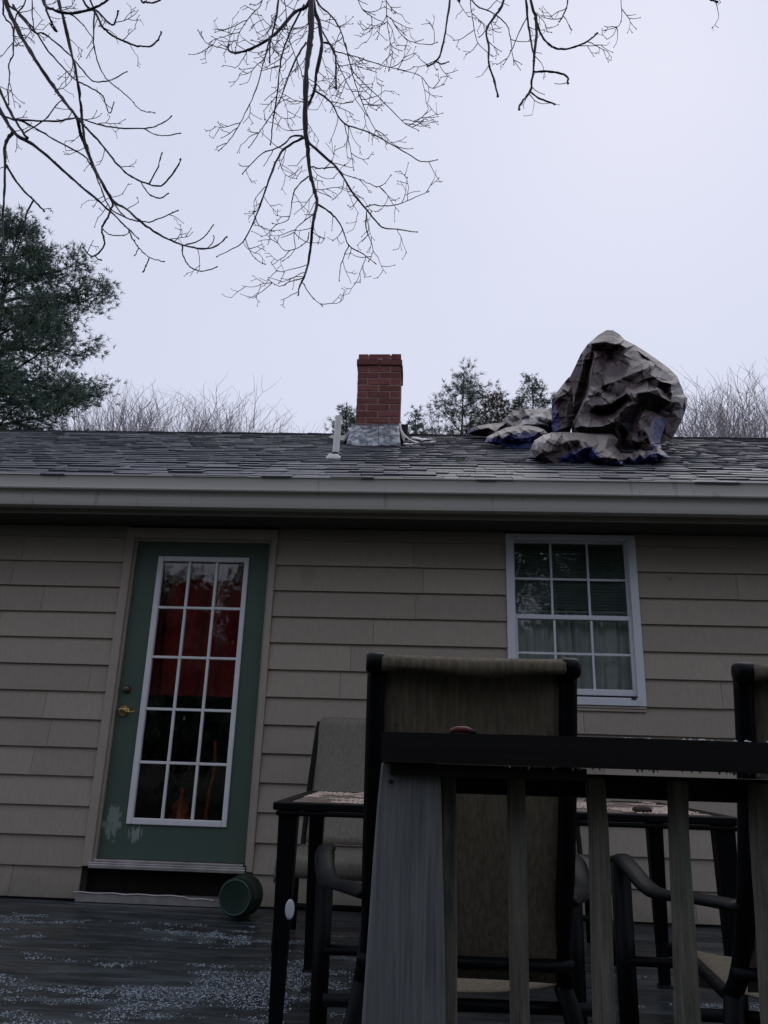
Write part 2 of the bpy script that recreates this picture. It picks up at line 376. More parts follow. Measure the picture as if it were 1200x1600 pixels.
def board_mesh(L, H=EXP+.012):
    b = MB(); w = .009
    b.hexa([(0, -.023, 0), (L, -.023, 0), (L, -.001, 0), (0, -.001, 0), (0, -.005, H), (L, -.005, H), (L, -.0005, H), (0, -.0005, H)])
    return b
bm_cache = {}
def place_boards(x0, x1, z, H):
    x = x0
    if x1-x0 > 1: x = x0 - 0
    first = True
    while x < x1-.02:
        L = random.choice([.91, 1.22, 1.22, 1.83])
        if first and x1-x0 > .8: L = random.uniform(.25, 1.1); first = False
        if x+L > x1-.12: L = x1-x
        key = (round(L, 3), round(H, 3))
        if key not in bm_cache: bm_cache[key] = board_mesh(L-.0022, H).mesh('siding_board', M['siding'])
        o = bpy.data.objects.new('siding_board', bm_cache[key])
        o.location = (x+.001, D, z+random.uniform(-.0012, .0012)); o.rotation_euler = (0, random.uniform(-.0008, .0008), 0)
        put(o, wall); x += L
k = -2
while True:
    z = LINE0 - k*EXP
    if z < .60: break
    H = EXP+.006
    if z+H > 2.968: H = 2.968-z
    if H < .03: k += 1; continue
    segs = [(HX0, HX1)]
    def cut(segs, a, b_):
        out = []
        for s0, s1 in segs:
            if s1 <= a or s0 >= b_: out.append((s0, s1)); continue
            if s0 < a: out.append((s0, a))
            if s1 > b_: out.append((b_, s1))
        return out
    if z+H*.5 > .72: segs = cut(segs, DX0-.001, DX1+.001)
    else: segs = cut(segs, DX0-.001, DX1+.001)
    if z+H > WZ0+.02 and z < WZ1: segs = cut(segs, WX0-.001, WX1+.001)
    for s0, s1 in segs: place_boards(s0, s1, z, H)
    k += 1
b = MB(); b.box(WX0, WX1-.003, D-.022, D, WZ0-.035, WZ0-.002); b.box(WX0+.002, WX1-.006, D-.028, D-.022, WZ0-.016, WZ0-.004)
b.build('sill_moulding', M['casing'], wall, bevel=.002)
hk = at(1047, 903, D-.02); b = MB(); b.lathe((hk.x, D-.012, hk.z), [(0, 0), (.010, 0), (.010, .004), (.004, .006), (.004, .02), (0, .02)], 10, (0, -1, 0)); b.tube([(hk.x, D-.03, hk.z), (hk.x+.012, D-.036, hk.z+.002), (hk.x+.018, D-.03, hk.z+.010)], .003, 6)
b.build('hook', M['casing'], wall, smooth=True)

# soffit, fascia, gutter
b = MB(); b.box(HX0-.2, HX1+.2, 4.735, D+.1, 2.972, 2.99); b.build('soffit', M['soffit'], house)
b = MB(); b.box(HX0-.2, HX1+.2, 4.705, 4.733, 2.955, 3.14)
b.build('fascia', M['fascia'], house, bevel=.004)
prof = [(4.702, 3.170), (4.702, 2.985), (4.640, 2.974), (4.612, 2.972), (4.603, 2.978), (4.602, 2.990), (4.600, 3.010), (4.603, 3.040), (4.600, 3.062), (4.588, 3.074), (4.572, 3.079), (4.570, 3.086), (4.577, 3.092), (4.581, 3.10), (4.584, 3.160), (4.582, 3.170), (4.574, 3.175), (4.577, 3.182), (4.592, 3.181), (4.592, 3.172)]
b = MB(); n = len(prof)
xs = np.linspace(HX0-.25, HX1+.25, 26)
for x in xs:
    s_ = .0022*math.sin(x*1.1)
    for yy, zz in prof: b.v.append((x, yy, zz+s_))
for i in range(len(xs)-1):
    for j in range(n-1):
        a = i*n+j; b.f.append((a, a+1, a+1+n, a+n)); b.m.append(0)
gut = b.build('gutter', M['gutter'], house, smooth=True)
md = gut.modifiers.new('solid', 'SOLIDIFY'); md.thickness = .0015
es = gut.modifiers.new('edges', 'EDGE_SPLIT'); es.split_angle = R(38)
# drops hanging from gutter and debris in it
b = MB(); 
for i in range(60):
    x = random.uniform(-4, 4); 
    b.tube([(x, 4.60+random.uniform(-.01, .01), 3.178), (x+random.uniform(-.02, .02), 4.60, 3.183+random.uniform(0, .008))], .003, 4)
b.build('leaf_litter', M['bark'], gut, kind='stuff')

# roof
roof = MB(); zt = .012
roof.hexa([(HX0-.25, EAVE_Y+.0, EAVE_Z-zt-.02), (HX1+.25, EAVE_Y, EAVE_Z-zt-.02), (HX1+.25, RIDGE_Y, RIDGE_Z-zt-.02), (HX0-.25, RIDGE_Y, RIDGE_Z-zt-.02),
           (HX0-.25, EAVE_Y, EAVE_Z-zt), (HX1+.25, EAVE_Y, EAVE_Z-zt), (HX1+.25, RIDGE_Y, RIDGE_Z-zt), (HX0-.25, RIDGE_Y, RIDGE_Z-zt)])
BY = 10.0
roof.hexa([(HX0-.25, RIDGE_Y, RIDGE_Z-zt-.02), (HX1+.25, RIDGE_Y, RIDGE_Z-zt-.02), (HX1+.25, BY, roofz(BY)-zt-.02), (HX0-.25, BY, roofz(BY)-zt-.02),
           (HX0-.25, RIDGE_Y, RIDGE_Z-zt), (HX1+.25, RIDGE_Y, RIDGE_Z-zt), (HX1+.25, BY, roofz(BY)-zt), (HX0-.25, BY, roofz(BY)-zt)])
roof.v += [(HX0, 4.74, 2.98), (HX0, RIDGE_Y, RIDGE_Z-.04), (HX0, 9.9, 2.98), (HX1, 4.74, 2.98), (HX1, RIDGE_Y, RIDGE_Z-.04), (HX1, 9.9, 2.98)]
n = len(roof.v); roof.f += [(n-6, n-5, n-4), (n-3, n-1, n-2)]; roof.m += [0, 0]
roof = roof.build('roof', M['ridge'], house)
LS = math.hypot(RIDGE_Y-EAVE_Y, RIDGE_Z-EAVE_Z); CE = .127
ncourse = int(LS/CE)+1
protos = []
for k in range(14):
    wd = .07+.016*k; th = [.007, .013, .010, .017, .008, .015, .011][k % 7]
    b = MB(); H = CE+.035
    b.hexa([(0, 0, 0), (wd-.004, 0, 0), (wd-.004, H, 0), (0, H, 0), (0, 0, th), (wd-.004, 0, th), (wd-.004, H, .003), (0, H, .003)])
    me = b.mesh('shingle', M['shingle']); a = me.attributes.new('tone', 'FLOAT', 'FACE'); a.data.foreach_set('value', [0]*6)
    protos.append((wd, me, np.array(b.v), th))
rotm = np.array([[1, 0, 0], [0, math.cos(SANG), -math.sin(SANG)], [0, math.sin(SANG), math.cos(SANG)]])
SV, SF, ST, nparts = [], [], [], 0
fc = np.array([(3, 2, 1, 0), (4, 5, 6, 7), (0, 1, 5, 4), (1, 2, 6, 5), (2, 3, 7, 6), (3, 0, 4, 7)])
base = 0
for c in range(ncourse):
    s = c*CE; x = HX0-.25+random.uniform(0, .1)-.1
    while x < HX1+.2:
        wd, me, vv, th = random.choice(protos)
        off = random.choice([0, 0, -.004, -.012, -.018])
        yy = EAVE_Y-.012+(s+off)*math.cos(SANG); zz = EAVE_Z-.010+(s+off)*math.sin(SANG)
        if s+CE > LS+.0: 
            pass
        lift = random.uniform(0, .003)
        if c < 6 and -3.0 < x < 2.5 and nparts < 298:
            o = bpy.data.objects.new('shingle', me); o.location = (x, yy, zz+lift); o.rotation_euler = (SANG, random.uniform(-.006, .006), random.uniform(-.004, .004))
            put(o, roof); nparts += 1
        else:
            q = vv.copy(); 
            if s+CE+.03 > LS: q[:, 1] = np.minimum(q[:, 1], LS-s)
            q = q @ rotm.T + np.array([x, yy, zz+lift]); SV.append(q); SF.append(fc+base); base += 8; ST += [random.random()]*6
        x += wd
me = np_mesh('shingle_field', np.vstack(SV), np.vstack(SF), M['shingle'], ST)
tag(put(bpy.data.objects.new('shingle_field', me), roof), kind='stuff')
# ridge caps
b = MB(); x = HX0-.25
while x < HX1+.2:
    L = .15; e = random.uniform(-.002, .003)
    b.hexa([(x, RIDGE_Y-.02, RIDGE_Z-.005+e), (x+L-.004, RIDGE_Y-.02, RIDGE_Z-.008+e), (x+L-.004, RIDGE_Y, RIDGE_Z+.012+e), (x, RIDGE_Y, RIDGE_Z+.014+e),
            (x, RIDGE_Y-.02, RIDGE_Z+.015+e), (x+L-.004, RIDGE_Y-.02, RIDGE_Z+.012+e), (x+L-.004, RIDGE_Y+.002, RIDGE_Z+.022+e), (x, RIDGE_Y+.002, RIDGE_Z+.025+e)])
    b.hexa([(x, RIDGE_Y+.003, RIDGE_Z+.006), (x+L-.004, RIDGE_Y+.003, RIDGE_Z+.006), (x+L-.004, RIDGE_Y+.15, RIDGE_Z-.08), (x, RIDGE_Y+.15, RIDGE_Z-.08),
            (x, RIDGE_Y+.003, RIDGE_Z+.02), (x+L-.004, RIDGE_Y+.003, RIDGE_Z+.02), (x+L-.004, RIDGE_Y+.15, RIDGE_Z-.06), (x, RIDGE_Y+.15, RIDGE_Z-.06)])
    x += L
b.build('ridge_cap', M['ridge'], roof)
# moss sprig
p = on_roof(722, 721); b = MB()
for i in range(26):
    a = random.uniform(0, 6.28); l = random.uniform(.015, .05); q = p+Vector((random.uniform(-.05, .05), random.uniform(-.06, .06), 0)); q.z = roofz(q.y)+.004
    b.tube([q, q+Vector((math.cos(a)*l*.6, math.sin(a)*l*.6, l*.6))], [.003, .001], 4)
tag(b.build('moss_sprig', M['moss']), 'small green sprig of moss growing on the roof shingles right of the chimney', 'moss')

# vent pipe
vb = on_roof(521, 717); b = MB(); top = at(528, 651, vb.y)
b.tube([(vb.x+.012, vb.y, roofz(vb.y)-.05), (vb.x+.024, vb.y, top.z)], .0265, 20)
pipe = b.build('vent_pipe', M['pvc'], house, smooth=False, bevel=0)
b = MB(); c = (vb.x, vb.y, roofz(vb.y)); nrm = Vector((0, -math.sin(SANG), math.cos(SANG)))
b.lathe(c, [(0, .004), (.062, .004), (.060, .014), (.045, .026), (.036, .040), (0, .040)], 24, nrm); b.build('pipe_boot', M['pvc'], pipe, smooth=True)
b = MB(); b.tube([(vb.x+.013, vb.y, roofz(vb.y)+.030), (vb.x+.0135, vb.y, roofz(vb.y)+.048)], .031, 20); b.build('pipe_collar', M['blackrubber'], pipe, smooth=True)

# chimney
CY = 6.60; cl_ = at(556.5, 640, CY).x; cr_ = at(624.5, 640, CY).x; CW = .412; cx0 = (cl_+cr_)/2-CW/2; cx1 = cx0+CW
ztop = at(590, 553, CY).z; RH = .0675
b = MB(); b.box(cx0+.004, cx1-.004, CY+.004, CY+CW-.004, 4.1, ztop-.012)
chim = b.build('chimney', M['mortar'], house)
def brick_mesh(lx, ly, lz=.0580):
    b = MB(); j = .0018
    def q(): return random.uniform(-j, j)
    b.hexa([(-lx/2+q(), -ly/2+q(), 0), (lx/2+q(), -ly/2+q(), 0), (lx/2, ly/2, 0), (-lx/2, ly/2, 0), (-lx/2+q(), -ly/2+q(), lz+q()), (lx/2+q(), -ly/2+q(), lz+q()), (lx/2, ly/2, lz), (-lx/2, ly/2, lz)])
    return b.mesh('brick', M['brick'])
BX = [brick_mesh(.199, .092) for _ in range(3)]; BYm = [brick_mesh(.092, .199) for _ in range(3)]
BXc = [brick_mesh(.214, .100) for _ in range(2)]; BYc = [brick_mesh(.100, .206) for _ in range(2)]; BXl = [brick_mesh(.205, .092)]
def lay(me, x, y_, z):
    o = bpy.data.objects.new('brick', random.choice(me)); o.location = (x+random.uniform(-.001, .001), y_+random.uniform(-.0018, .0018), z)
    bv = o.modifiers.new('bevel', 'BEVEL'); bv.width = .003; bv.segments = 1
    put(o, chim)
z = ztop-.058; r = 0
while z > 4.30:
    cor = .014 if r == 1 else 0
    cxm = (cx0+cx1)/2; cym = CY+CW/2
    if r % 2 == 1:
        bx = BXc if cor else BX
        for yy in (CY+.046-cor, CY+CW-.046+cor):
            lay(bx, cx0+.1-cor/2, yy, z); lay(bx, cx1-.1+cor/2, yy, z)
        for xx in (cx0+.046-cor, cx1-.046+cor): lay(BYc if cor else BYm, xx, cym, z)
    else:
        for xx in (cx0+.046, cx1-.046):
            lay(BYm, xx, CY+.1, z); lay(BYm, xx, CY+CW-.1, z)
        for yy in (CY+.046, CY+CW-.046): lay(BXl, cxm, yy, z)
    z -= RH; r += 1
b = MB(); b.box((cx0+cx1)/2-.022, (cx0+cx1)/2+.03, CY-.0175, CY-.012, ztop-.075, ztop-.058); b.build('mortar_patch', M['mortar'], chim)
# flashing: two lead sheets in front, black step flashing at the sides
def sheet(name, pts, mat, parent, th=.004, sub=0, label=None):
    """pts: 4 world corners; solid sheet subdivided with a slight buckle"""
    P = [Vector(p) for p in pts]; n = 8; b = MB(); nr = (P[1]-P[0]).cross(P[3]-P[0]).normalized()
    for i in range(n+1):
        for j in range(n+1):
            u, v = i/n, j/n
            q = P[0].lerp(P[1], u).lerp(P[3].lerp(P[2], u), v)
            q = q+nr*(sub*noise.noise(Vector((q.x*9, q.y*9, q.z*9))))
            b.v.append(tuple(q))
    for i in range(n):
        for j in range(n):
            a = i*(n+1)+j; b.f.append((a, a+n+1, a+n+2, a+1)); b.m.append(0)
    o = b.build(name, mat, parent, smooth=True, label=label); md = o.modifiers.new('solid', 'SOLIDIFY'); md.thickness = th; return o
def rp(px, py, l=.0): return on_roof(px, py, l)
tl, tm, tr_ = at(549, 663, CY-.012), at(592, 664, CY-.012), at(623, 664, CY-.012)
bl, bm_, br = rp(541, 694, .016), rp(592, 697, .016), rp(626, 697, .016)
sheet('flashing', [bl, bm_+Vector((.004, 0, 0)), tm+Vector((.004, 0, 0)), tl], M['lead'], chim, .004, .018)
sheet('flashing', [bm_+Vector((0, -.006, .004)), br+Vector((0, -.006, .004)), tr_+Vector((0, -.006, .002)), tm+Vector((0, -.006, .002))], M['lead'], chim, .004, .018)
for sgn, px0, px1 in ((-1, 548, 515), (1, 624, 636)):
    xx = cx0 if sgn < 0 else cx1
    a = Vector((xx+sgn*.006, CY-.01, roofz(CY)+.19)); c = Vector((xx+sgn*.006, CY+CW+.02, roofz(CY+CW)+.17))
    w_ = .17 if sgn < 0 else .07
    sheet('step_flashing', [a, c, Vector((xx+sgn*w_, CY+CW, roofz(CY+CW)+.016)), Vector((xx+sgn*(w_*.55), CY-.18, roofz(CY-.18)+.014))], M['blackrubber'], chim, .004, .03)
b = MB(); q = at(518, 690, 6.7); b.hexa([(q.x-.03, 6.55, roofz(6.55)), (q.x+.17, 6.5, roofz(6.5)), (q.x+.17, 6.9, roofz(6.9)), (q.x-.03, 6.9, roofz(6.9)), (q.x-.02, 6.57, roofz(6.55)+.07), (q.x+.17, 6.5, roofz(6.5)+.03), (q.x+.17, 6.9, roofz(6.9)+.04), (q.x-.03, 6.9, roofz(6.9)+.05)]); b.build('membrane_fold', M['blackrubber'], chim, bevel=.004)
b = MB(); q = at(632, 667, 6.85); b.box(q.x-.05, q.x+.035, 6.85, 6.87, 4.40, q.z+.03); b.build('membrane_flap', M['blackrubber'], chim, bevel=.004)
# torn sheets beside chimney
def ribbon(name, path, wd, mat, parent=None, th=.003, label=None, cat=None):
    P = smooth_path(path, 6); b = MB()
    for i, p in enumerate(P):
        d = Vector((.25, 1, 0)).normalized(); ww = wd*(1-.3*i/len(P)); wob = .01*noise.noise(p*20)
        b.v += [tuple(p-d*ww/2+Vector((0, 0, -SLOPE*ww/2+wob))), tuple(p+d*ww/2+Vector((0, 0, SLOPE*ww/2-wob)))]
    for i in range(len(P)-1): b.f.append((2*i, 2*i+1, 2*i+3, 2*i+2)); b.m.append(0)
    o = b.build(name, mat, parent, smooth=True); md = o.modifiers.new('solid', 'SOLIDIFY'); md.thickness = th
    return tag(o, label, cat)
ribbon('torn_sheet', [at(624, 662, 6.62), at(628, 674, 6.58), at(636, 684, 6.55), rp(650, 691, .02), rp(665, 691, .025), rp(681, 690, .03)], .035, M['paper'], None, .003, 'torn white strip of roofing paper curling down beside the right of the chimney', 'paper strip')
ribbon('torn_sheet', [rp(643, 684, .03), rp(652, 685, .03), rp(662, 687, .025), rp(672, 686, .03)], .16, M['paper'], None, .003, 'flat white scrap of roofing paper lying just under the ridge beside the chimney', 'paper scrap')
ribbon('torn_sheet', [rp(630, 693, .02), rp(638, 694, .03), rp(651, 693, .015)], .08, M['paper'], None, .003, 'small white scrap of paper on the shingles at the chimney foot', 'paper scrap')
# rounded thing on the ridge
b = MB(); q = at(309, 671, 7.42); b.lathe((q.x, 7.42, RIDGE_Z-.03), [(.095, 0), (.092, .03), (.078, .058), (.045, .078), (0, .086)], 20); b.box(q.x-.12, q.x-.03, 7.38, 7.46, RIDGE_Z-.03, RIDGE_Z+.012)
tag(b.build('cap', simple('dark_red_felt', (.10, .03, .03), .8, .2, var=.5), smooth=True), 'small dark red rounded cap showing above the roof ridge left of the chimney', 'cap')

# ------------------------------------------------------------------ door
b = MB(); yd = D+.02
SX0, SX1, SZ0, SZ1 = -1.972, -1.045, .838, 2.862
GX0, GX1, GZ0, GZ1 = -1.815, -1.181, 1.038, 2.762       # glazing frame outer
IX0, IX1, IZ0, IZ1 = -1.778, -1.213, 1.075, 2.727       # glass
b.box(SX0, GX0+.01, yd, yd+.044, SZ0, SZ1); b.box(GX1-.01, SX1, yd, yd+.044, SZ0, SZ1)
b.box(GX0+.01, GX1-.01, yd, yd+.044, SZ0, GZ0+.01); b.box(GX0+.01, GX1-.01, yd, yd+.044, GZ1-.01, SZ1)
door = b.build('door', M['door'], house)
b = MB(); yf = yd-.014
b.box(GX0, IX0, yf, yd+.03, GZ0, GZ1); b.box(IX1, GX1, yf, yd+.03, GZ0, GZ1); b.box(IX0, IX1, yf, yd+.03, GZ0, IZ0); b.box(IX0, IX1, yf, yd+.03, IZ1, GZ1)
b.build('glazing_frame', M['white'], door, bevel=.005)
cols = [IX0, -1.5925, -1.402, IX1]; rows = [IZ0, 1.407, 1.738, 2.073, 2.406, IZ1]; hw = .0085
for x in cols[1:-1]:
    b = MB(); b.box(x-hw, x+hw, yf+.006, yd+.02, IZ0, IZ1); b.build('glazing_bar', M['white'], door, bevel=.003)
for z in rows[1:-1]:
    b = MB()
    for i in range(3): b.box(cols[i]+(hw if i else 0), cols[i+1]-(hw if i < 2 else 0), yf+.007, yd+.019, z-hw, z+hw)
    b.build('glazing_bar', M['white'], door, bevel=.003)
for i in range(3):
    for j in range(5):
        b = MB(); b.box(cols[i]+hw, cols[i+1]-hw, yd+.008, yd+.012, rows[j]+hw, rows[j+1]-hw); b.build('pane', M['glass'], door)
b = MB(); c = at(199, 1077, yd); b.lathe((c.x, yd, c.z), [(0, .030), (.017, .030), (.021, .024), (.024, .006), (.028, 0)], 20, (0, -1, 0)); b.build('deadbolt', M['dark_brass'], door, smooth=True)
b = MB(); c = at(195, 1111, yd); b.lathe((c.x, yd, c.z), [(0, .012), (.026, .012), (.032, .007), (.033, 0)], 24, (0, -1, 0))
P = smooth_path([(c.x-.018, yd-.045, c.z+.004), (c.x, yd-.05, c.z+.012), (c.x+.03, yd-.052, c.z-.004), (c.x+.06, yd-.05, c.z-.008), (c.x+.085, yd-.048, c.z+.000)], 5)
b.tube([(c.x, yd-.008, c.z), (c.x, yd-.05, c.z)], .010, 12); b.tube(P, [.010-.006*i/(len(P)-1) for i in range(len(P))], 8)
b.tube([(c.x+.030*math.cos(a), yd-.016, c.z+.030*math.sin(a)) for a in [x*.35 for x in range(2, 15)]], .0035, 6)
b.build('handle', M['brass'], door, smooth=True)
b = MB(); g_ = MB()
b.box(DX0, SX0-.016, D-.030, D+.09, DZ0, DZ1); b.box(SX1+.016, DX1, D-.030, D+.09, DZ0, DZ1); b.box(SX0-.016, SX1+.016, D-.030, D+.09, SZ1+.018, DZ1)
b.box(SX0-.016, SX0-.002, D-.008, D+.09, SZ0-.01, SZ1+.018); b.box(SX1+.002, SX1+.016, D-.008, D+.09, SZ0-.01, SZ1+.018); b.box(SX0-.002, SX1+.002, D-.008, D+.09, SZ1+.002, SZ1+.018)
b.build('door_casing', M['casing'], house, bevel=.004)
b = MB(); b.box(DX0+.045, DX1-.045, D-.045, D+.07, .800, .822); b.box(DX0+.06, DX1-.06, D-.02, D+.06, .822, .835); b.box(DX0+.05, DX1-.04, D-.05, D-.042, .788, .810)
b.build('threshold', M['alum'], house, bevel=.003)
b = MB(); b.box(DX0, DX1, D+.035, D+.045, .60, .79); b.build('kick_recess', M['interior'], house)
b = MB(); P = []
for i in range(24):
    u = i/23; P.append((DX0-.01+u*.86, D-.06+.004*math.sin(i*2.1), .655+.003*math.sin(i*1.3)+(-.012 if i > 18 else 0)))
b.tube(P, .0035, 6); b.box(DX0, DX1-.1, D-.055, D+.02, .604, .648)
b.build('metal_flashing', M['alum'], house)

# room behind door + window
def room(x0, x1, y0_, y1_, z0, z1):
    b = MB(); b.quad((x0, y1_, z0), (x1, y1_, z0), (x1, y1_, z1), (x0, y1_, z1)); b.quad((x0, y0_, z0), (x0, y1_, z0), (x0, y1_, z1), (x0, y0_, z1)); b.quad((x1, y0_, z0), (x1, y0_, z1), (x1, y1_, z1), (x1, y1_, z0))
    b.quad((x0, y0_, z0), (x1, y0_, z0), (x1, y1_, z0), (x0, y1_, z0)); b.quad((x0, y0_, z1), (x0, y1_, z1), (x1, y1_, z1), (x1, y0_, z1)); return b
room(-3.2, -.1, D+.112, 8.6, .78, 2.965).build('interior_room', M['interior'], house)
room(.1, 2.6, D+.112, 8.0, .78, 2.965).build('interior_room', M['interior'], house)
def wavy(x0, x1, y_, z0, z1, amp, per, seed, thick=True, flare=0):
    b = MB(); n = 70; m_ = 10
    for j in range(m_+1):
        v = j/m_
        for i in range(n+1):
            u = i/n; ph = u*(x1-x0)/per*6.28+seed+.6*math.sin(u*9+seed)+.35*math.sin(v*3+seed)
            b.v.append((x0+(x1-x0)*u+.01*math.sin(v*5+u*8), y_+amp*math.sin(ph)*(1+flare*(1-v))+amp*.5*math.sin(ph*2.3+v*2), z0+(z1-z0)*v))
    for j in range(m_):
        for i in range(n):
            a = j*(n+1)+i; b.f.append((a, a+1, a+n+2, a+n+1)); b.m.append(0)
    return b
cu = wavy(-2.0, -1.0, D+.22, 1.84, 2.85, .028, .17, 1.0).build('red_curtain', M['redcloth'], smooth=True)
tag(cu, 'dark red curtain hanging behind the upper panes of the green door', 'curtain')
# lamp inside
q = at(282, 1262, D+.5); b = MB(); b.lathe((q.x, q.y, q.z-.09), [(.07, 0), (.075, .02), (.05, .05), (.058, .09), (.04, .13), (.015, .15), (.012, .22)], 20)
lamp = empty('lantern', (q.x, q.y, q.z-.09), label='copper lantern glowing dim red behind the bottom middle pane of the door', cat='lantern')
b.build('lantern_body', M['copper'], lamp, smooth=True)
b = MB(); b.tube([(q.x-.05, q.y, q.z+.06), (q.x, q.y, q.z+.17), (q.x+.05, q.y, q.z+.06)], .003, 6); b.build('lantern_bail', M['dark_brass'], lamp)
q = at(331, 1215, D+.6); b = MB(); b.tube(smooth_path([(q.x-.02, q.y, q.z-.35), (q.x-.01, q.y, q.z-.1), (q.x+.012, q.y, q.z+.05), (q.x+.0, q.y, q.z+.25)], 4), .012, 8)
b.lathe((q.x-.02, q.y, .79), [(.12, 0), (.11, .02), (.02, .04), (.012, q.z-.35-.79)], 16)
tag(b.build('floor_lamp', M['copper'], smooth=True), 'thin copper floor lamp stem seen through the right column of door panes', 'lamp')
b = MB(); q = at(288, 1122, D+.055); b.box(q.x-.006, q.x+.006, q.y, q.y+.002, q.z-.012, q.z-.001); b.box(q.x-.004, q.x+.004, q.y, q.y+.002, q.z+.001, q.z+.010)
b.build('sticker', M['white'], door)

# ------------------------------------------------------------------ window
win = MB(); yw = D-.03
fx0, fx1, fz0, fz1 = WX0+.052, WX1-.052, WZ0+.062, WZ1-.036
win.box(WX0, fx0, yw, D+.08, WZ0, WZ1); win.box(fx1, WX1, yw, D+.08, WZ0, WZ1); win.box(fx0, fx1, yw, D+.08, fz1, WZ1); win.box(fx0, fx1, yw-.006, D+.08, WZ0, fz0-.012)
window = win.build('window', M['window_white'], house, bevel=.004)
ZM = 2.398
def sash(x0, x1, z0, z1, y_, wS, wB, wT):
    b = MB(); b.box(x0, x0+wS, y_, y_+.03, z0, z1); b.box(x1-wS, x1, y_, y_+.03, z0, z1); b.box(x0+wS, x1-wS, y_, y_+.03, z0, z0+wB); b.box(x0+wS, x1-wS, y_, y_+.03, z1-wT, z1)
    b.build('sash', M['window_white'], window, bevel=.003)
    gx0, gx1, gz0, gz1 = x0+wS, x1-wS, z0+wB, z1-wT
    cx = [gx0, gx0+(gx1-gx0)/3, gx0+2*(gx1-gx0)/3, gx1]; cz = (gz0+gz1)/2; h = .0075
    for x in cx[1:3]:
        b = MB(); b.box(x-h, x+h, y_+.010, y_+.020, gz0, gz1); b.build('muntin', M['window_white'], window)
    b = MB()
    for i in range(3): b.box(cx[i]+(h if i else 0), cx[i+1]-(h if i < 2 else 0), y_+.0105, y_+.0195, cz-h, cz+h)
    b.build('muntin', M['window_white'], window)
    for i in range(3):
        for (a, c) in ((gz0, cz), (cz, gz1)):
            b = MB(); b.box(cx[i]+h, cx[i+1]-h, y_+.013, y_+.016, a+h, c-h); b.build('pane', M['glass'], window)
sash(fx0, fx1, ZM-.018, fz1, D+.028, .012, .03, .012)
sash(fx0, fx1, fz0, ZM+.012, D-.006, .020, .040, .030)
b = MB(); b.box(fx0, fx1, D-.02, D+.02, fz0-.012, fz0-.001); b.build('sill_gap', M['interior'], window)
b = MB(); b.box(fx1-.045, fx1-.012, yw-.012, yw-.0065, fz0-.022, fz0-.010); b.build('latch', M['blackrubber'], window, bevel=.002)
cu = wavy(WX0+.03, WX0+.44, D+.095, 1.85, 2.95, .020, .085, .3, flare=.3).build('curtain', M['curtain'], smooth=True); tag(cu, 'left half of the pale grey green curtain behind the white window', 'curtain', 'window curtains')
cu = wavy(WX0+.42, WX1-.03, D+.10, 1.85, 2.95, .018, .12, 2.1, flare=.3).build('curtain', M['curtain'], smooth=True); tag(cu, 'right half of the pale grey green curtain behind the white window', 'curtain', 'window curtains')
b = MB(); z = 2.46
while z < 2.93:
    b.hexa([(fx0+.01, D+.062, z), (fx1-.01, D+.062, z), (fx1-.01, D+.070, z+.019), (fx0+.01, D+.070, z+.019), (fx0+.01, D+.0605, z+.0015), (fx1-.01, D+.0605, z+.0015), (fx1-.01, D+.0685, z+.0205), (fx0+.01, D+.0685, z+.0205)]); z += .020
bl_ = b.build('window_blind', simple('blind_green', (.13, .17, .16), .5, .3)); tag(bl_, 'dark raised slatted blind behind the upper panes of the white window', 'blind')
b = MB(); b.box(fx0+.01, fx1-.01, D+.060, D+.075, 2.436, 2.452); b.build('bottom_rail', M['blind'], bl_)

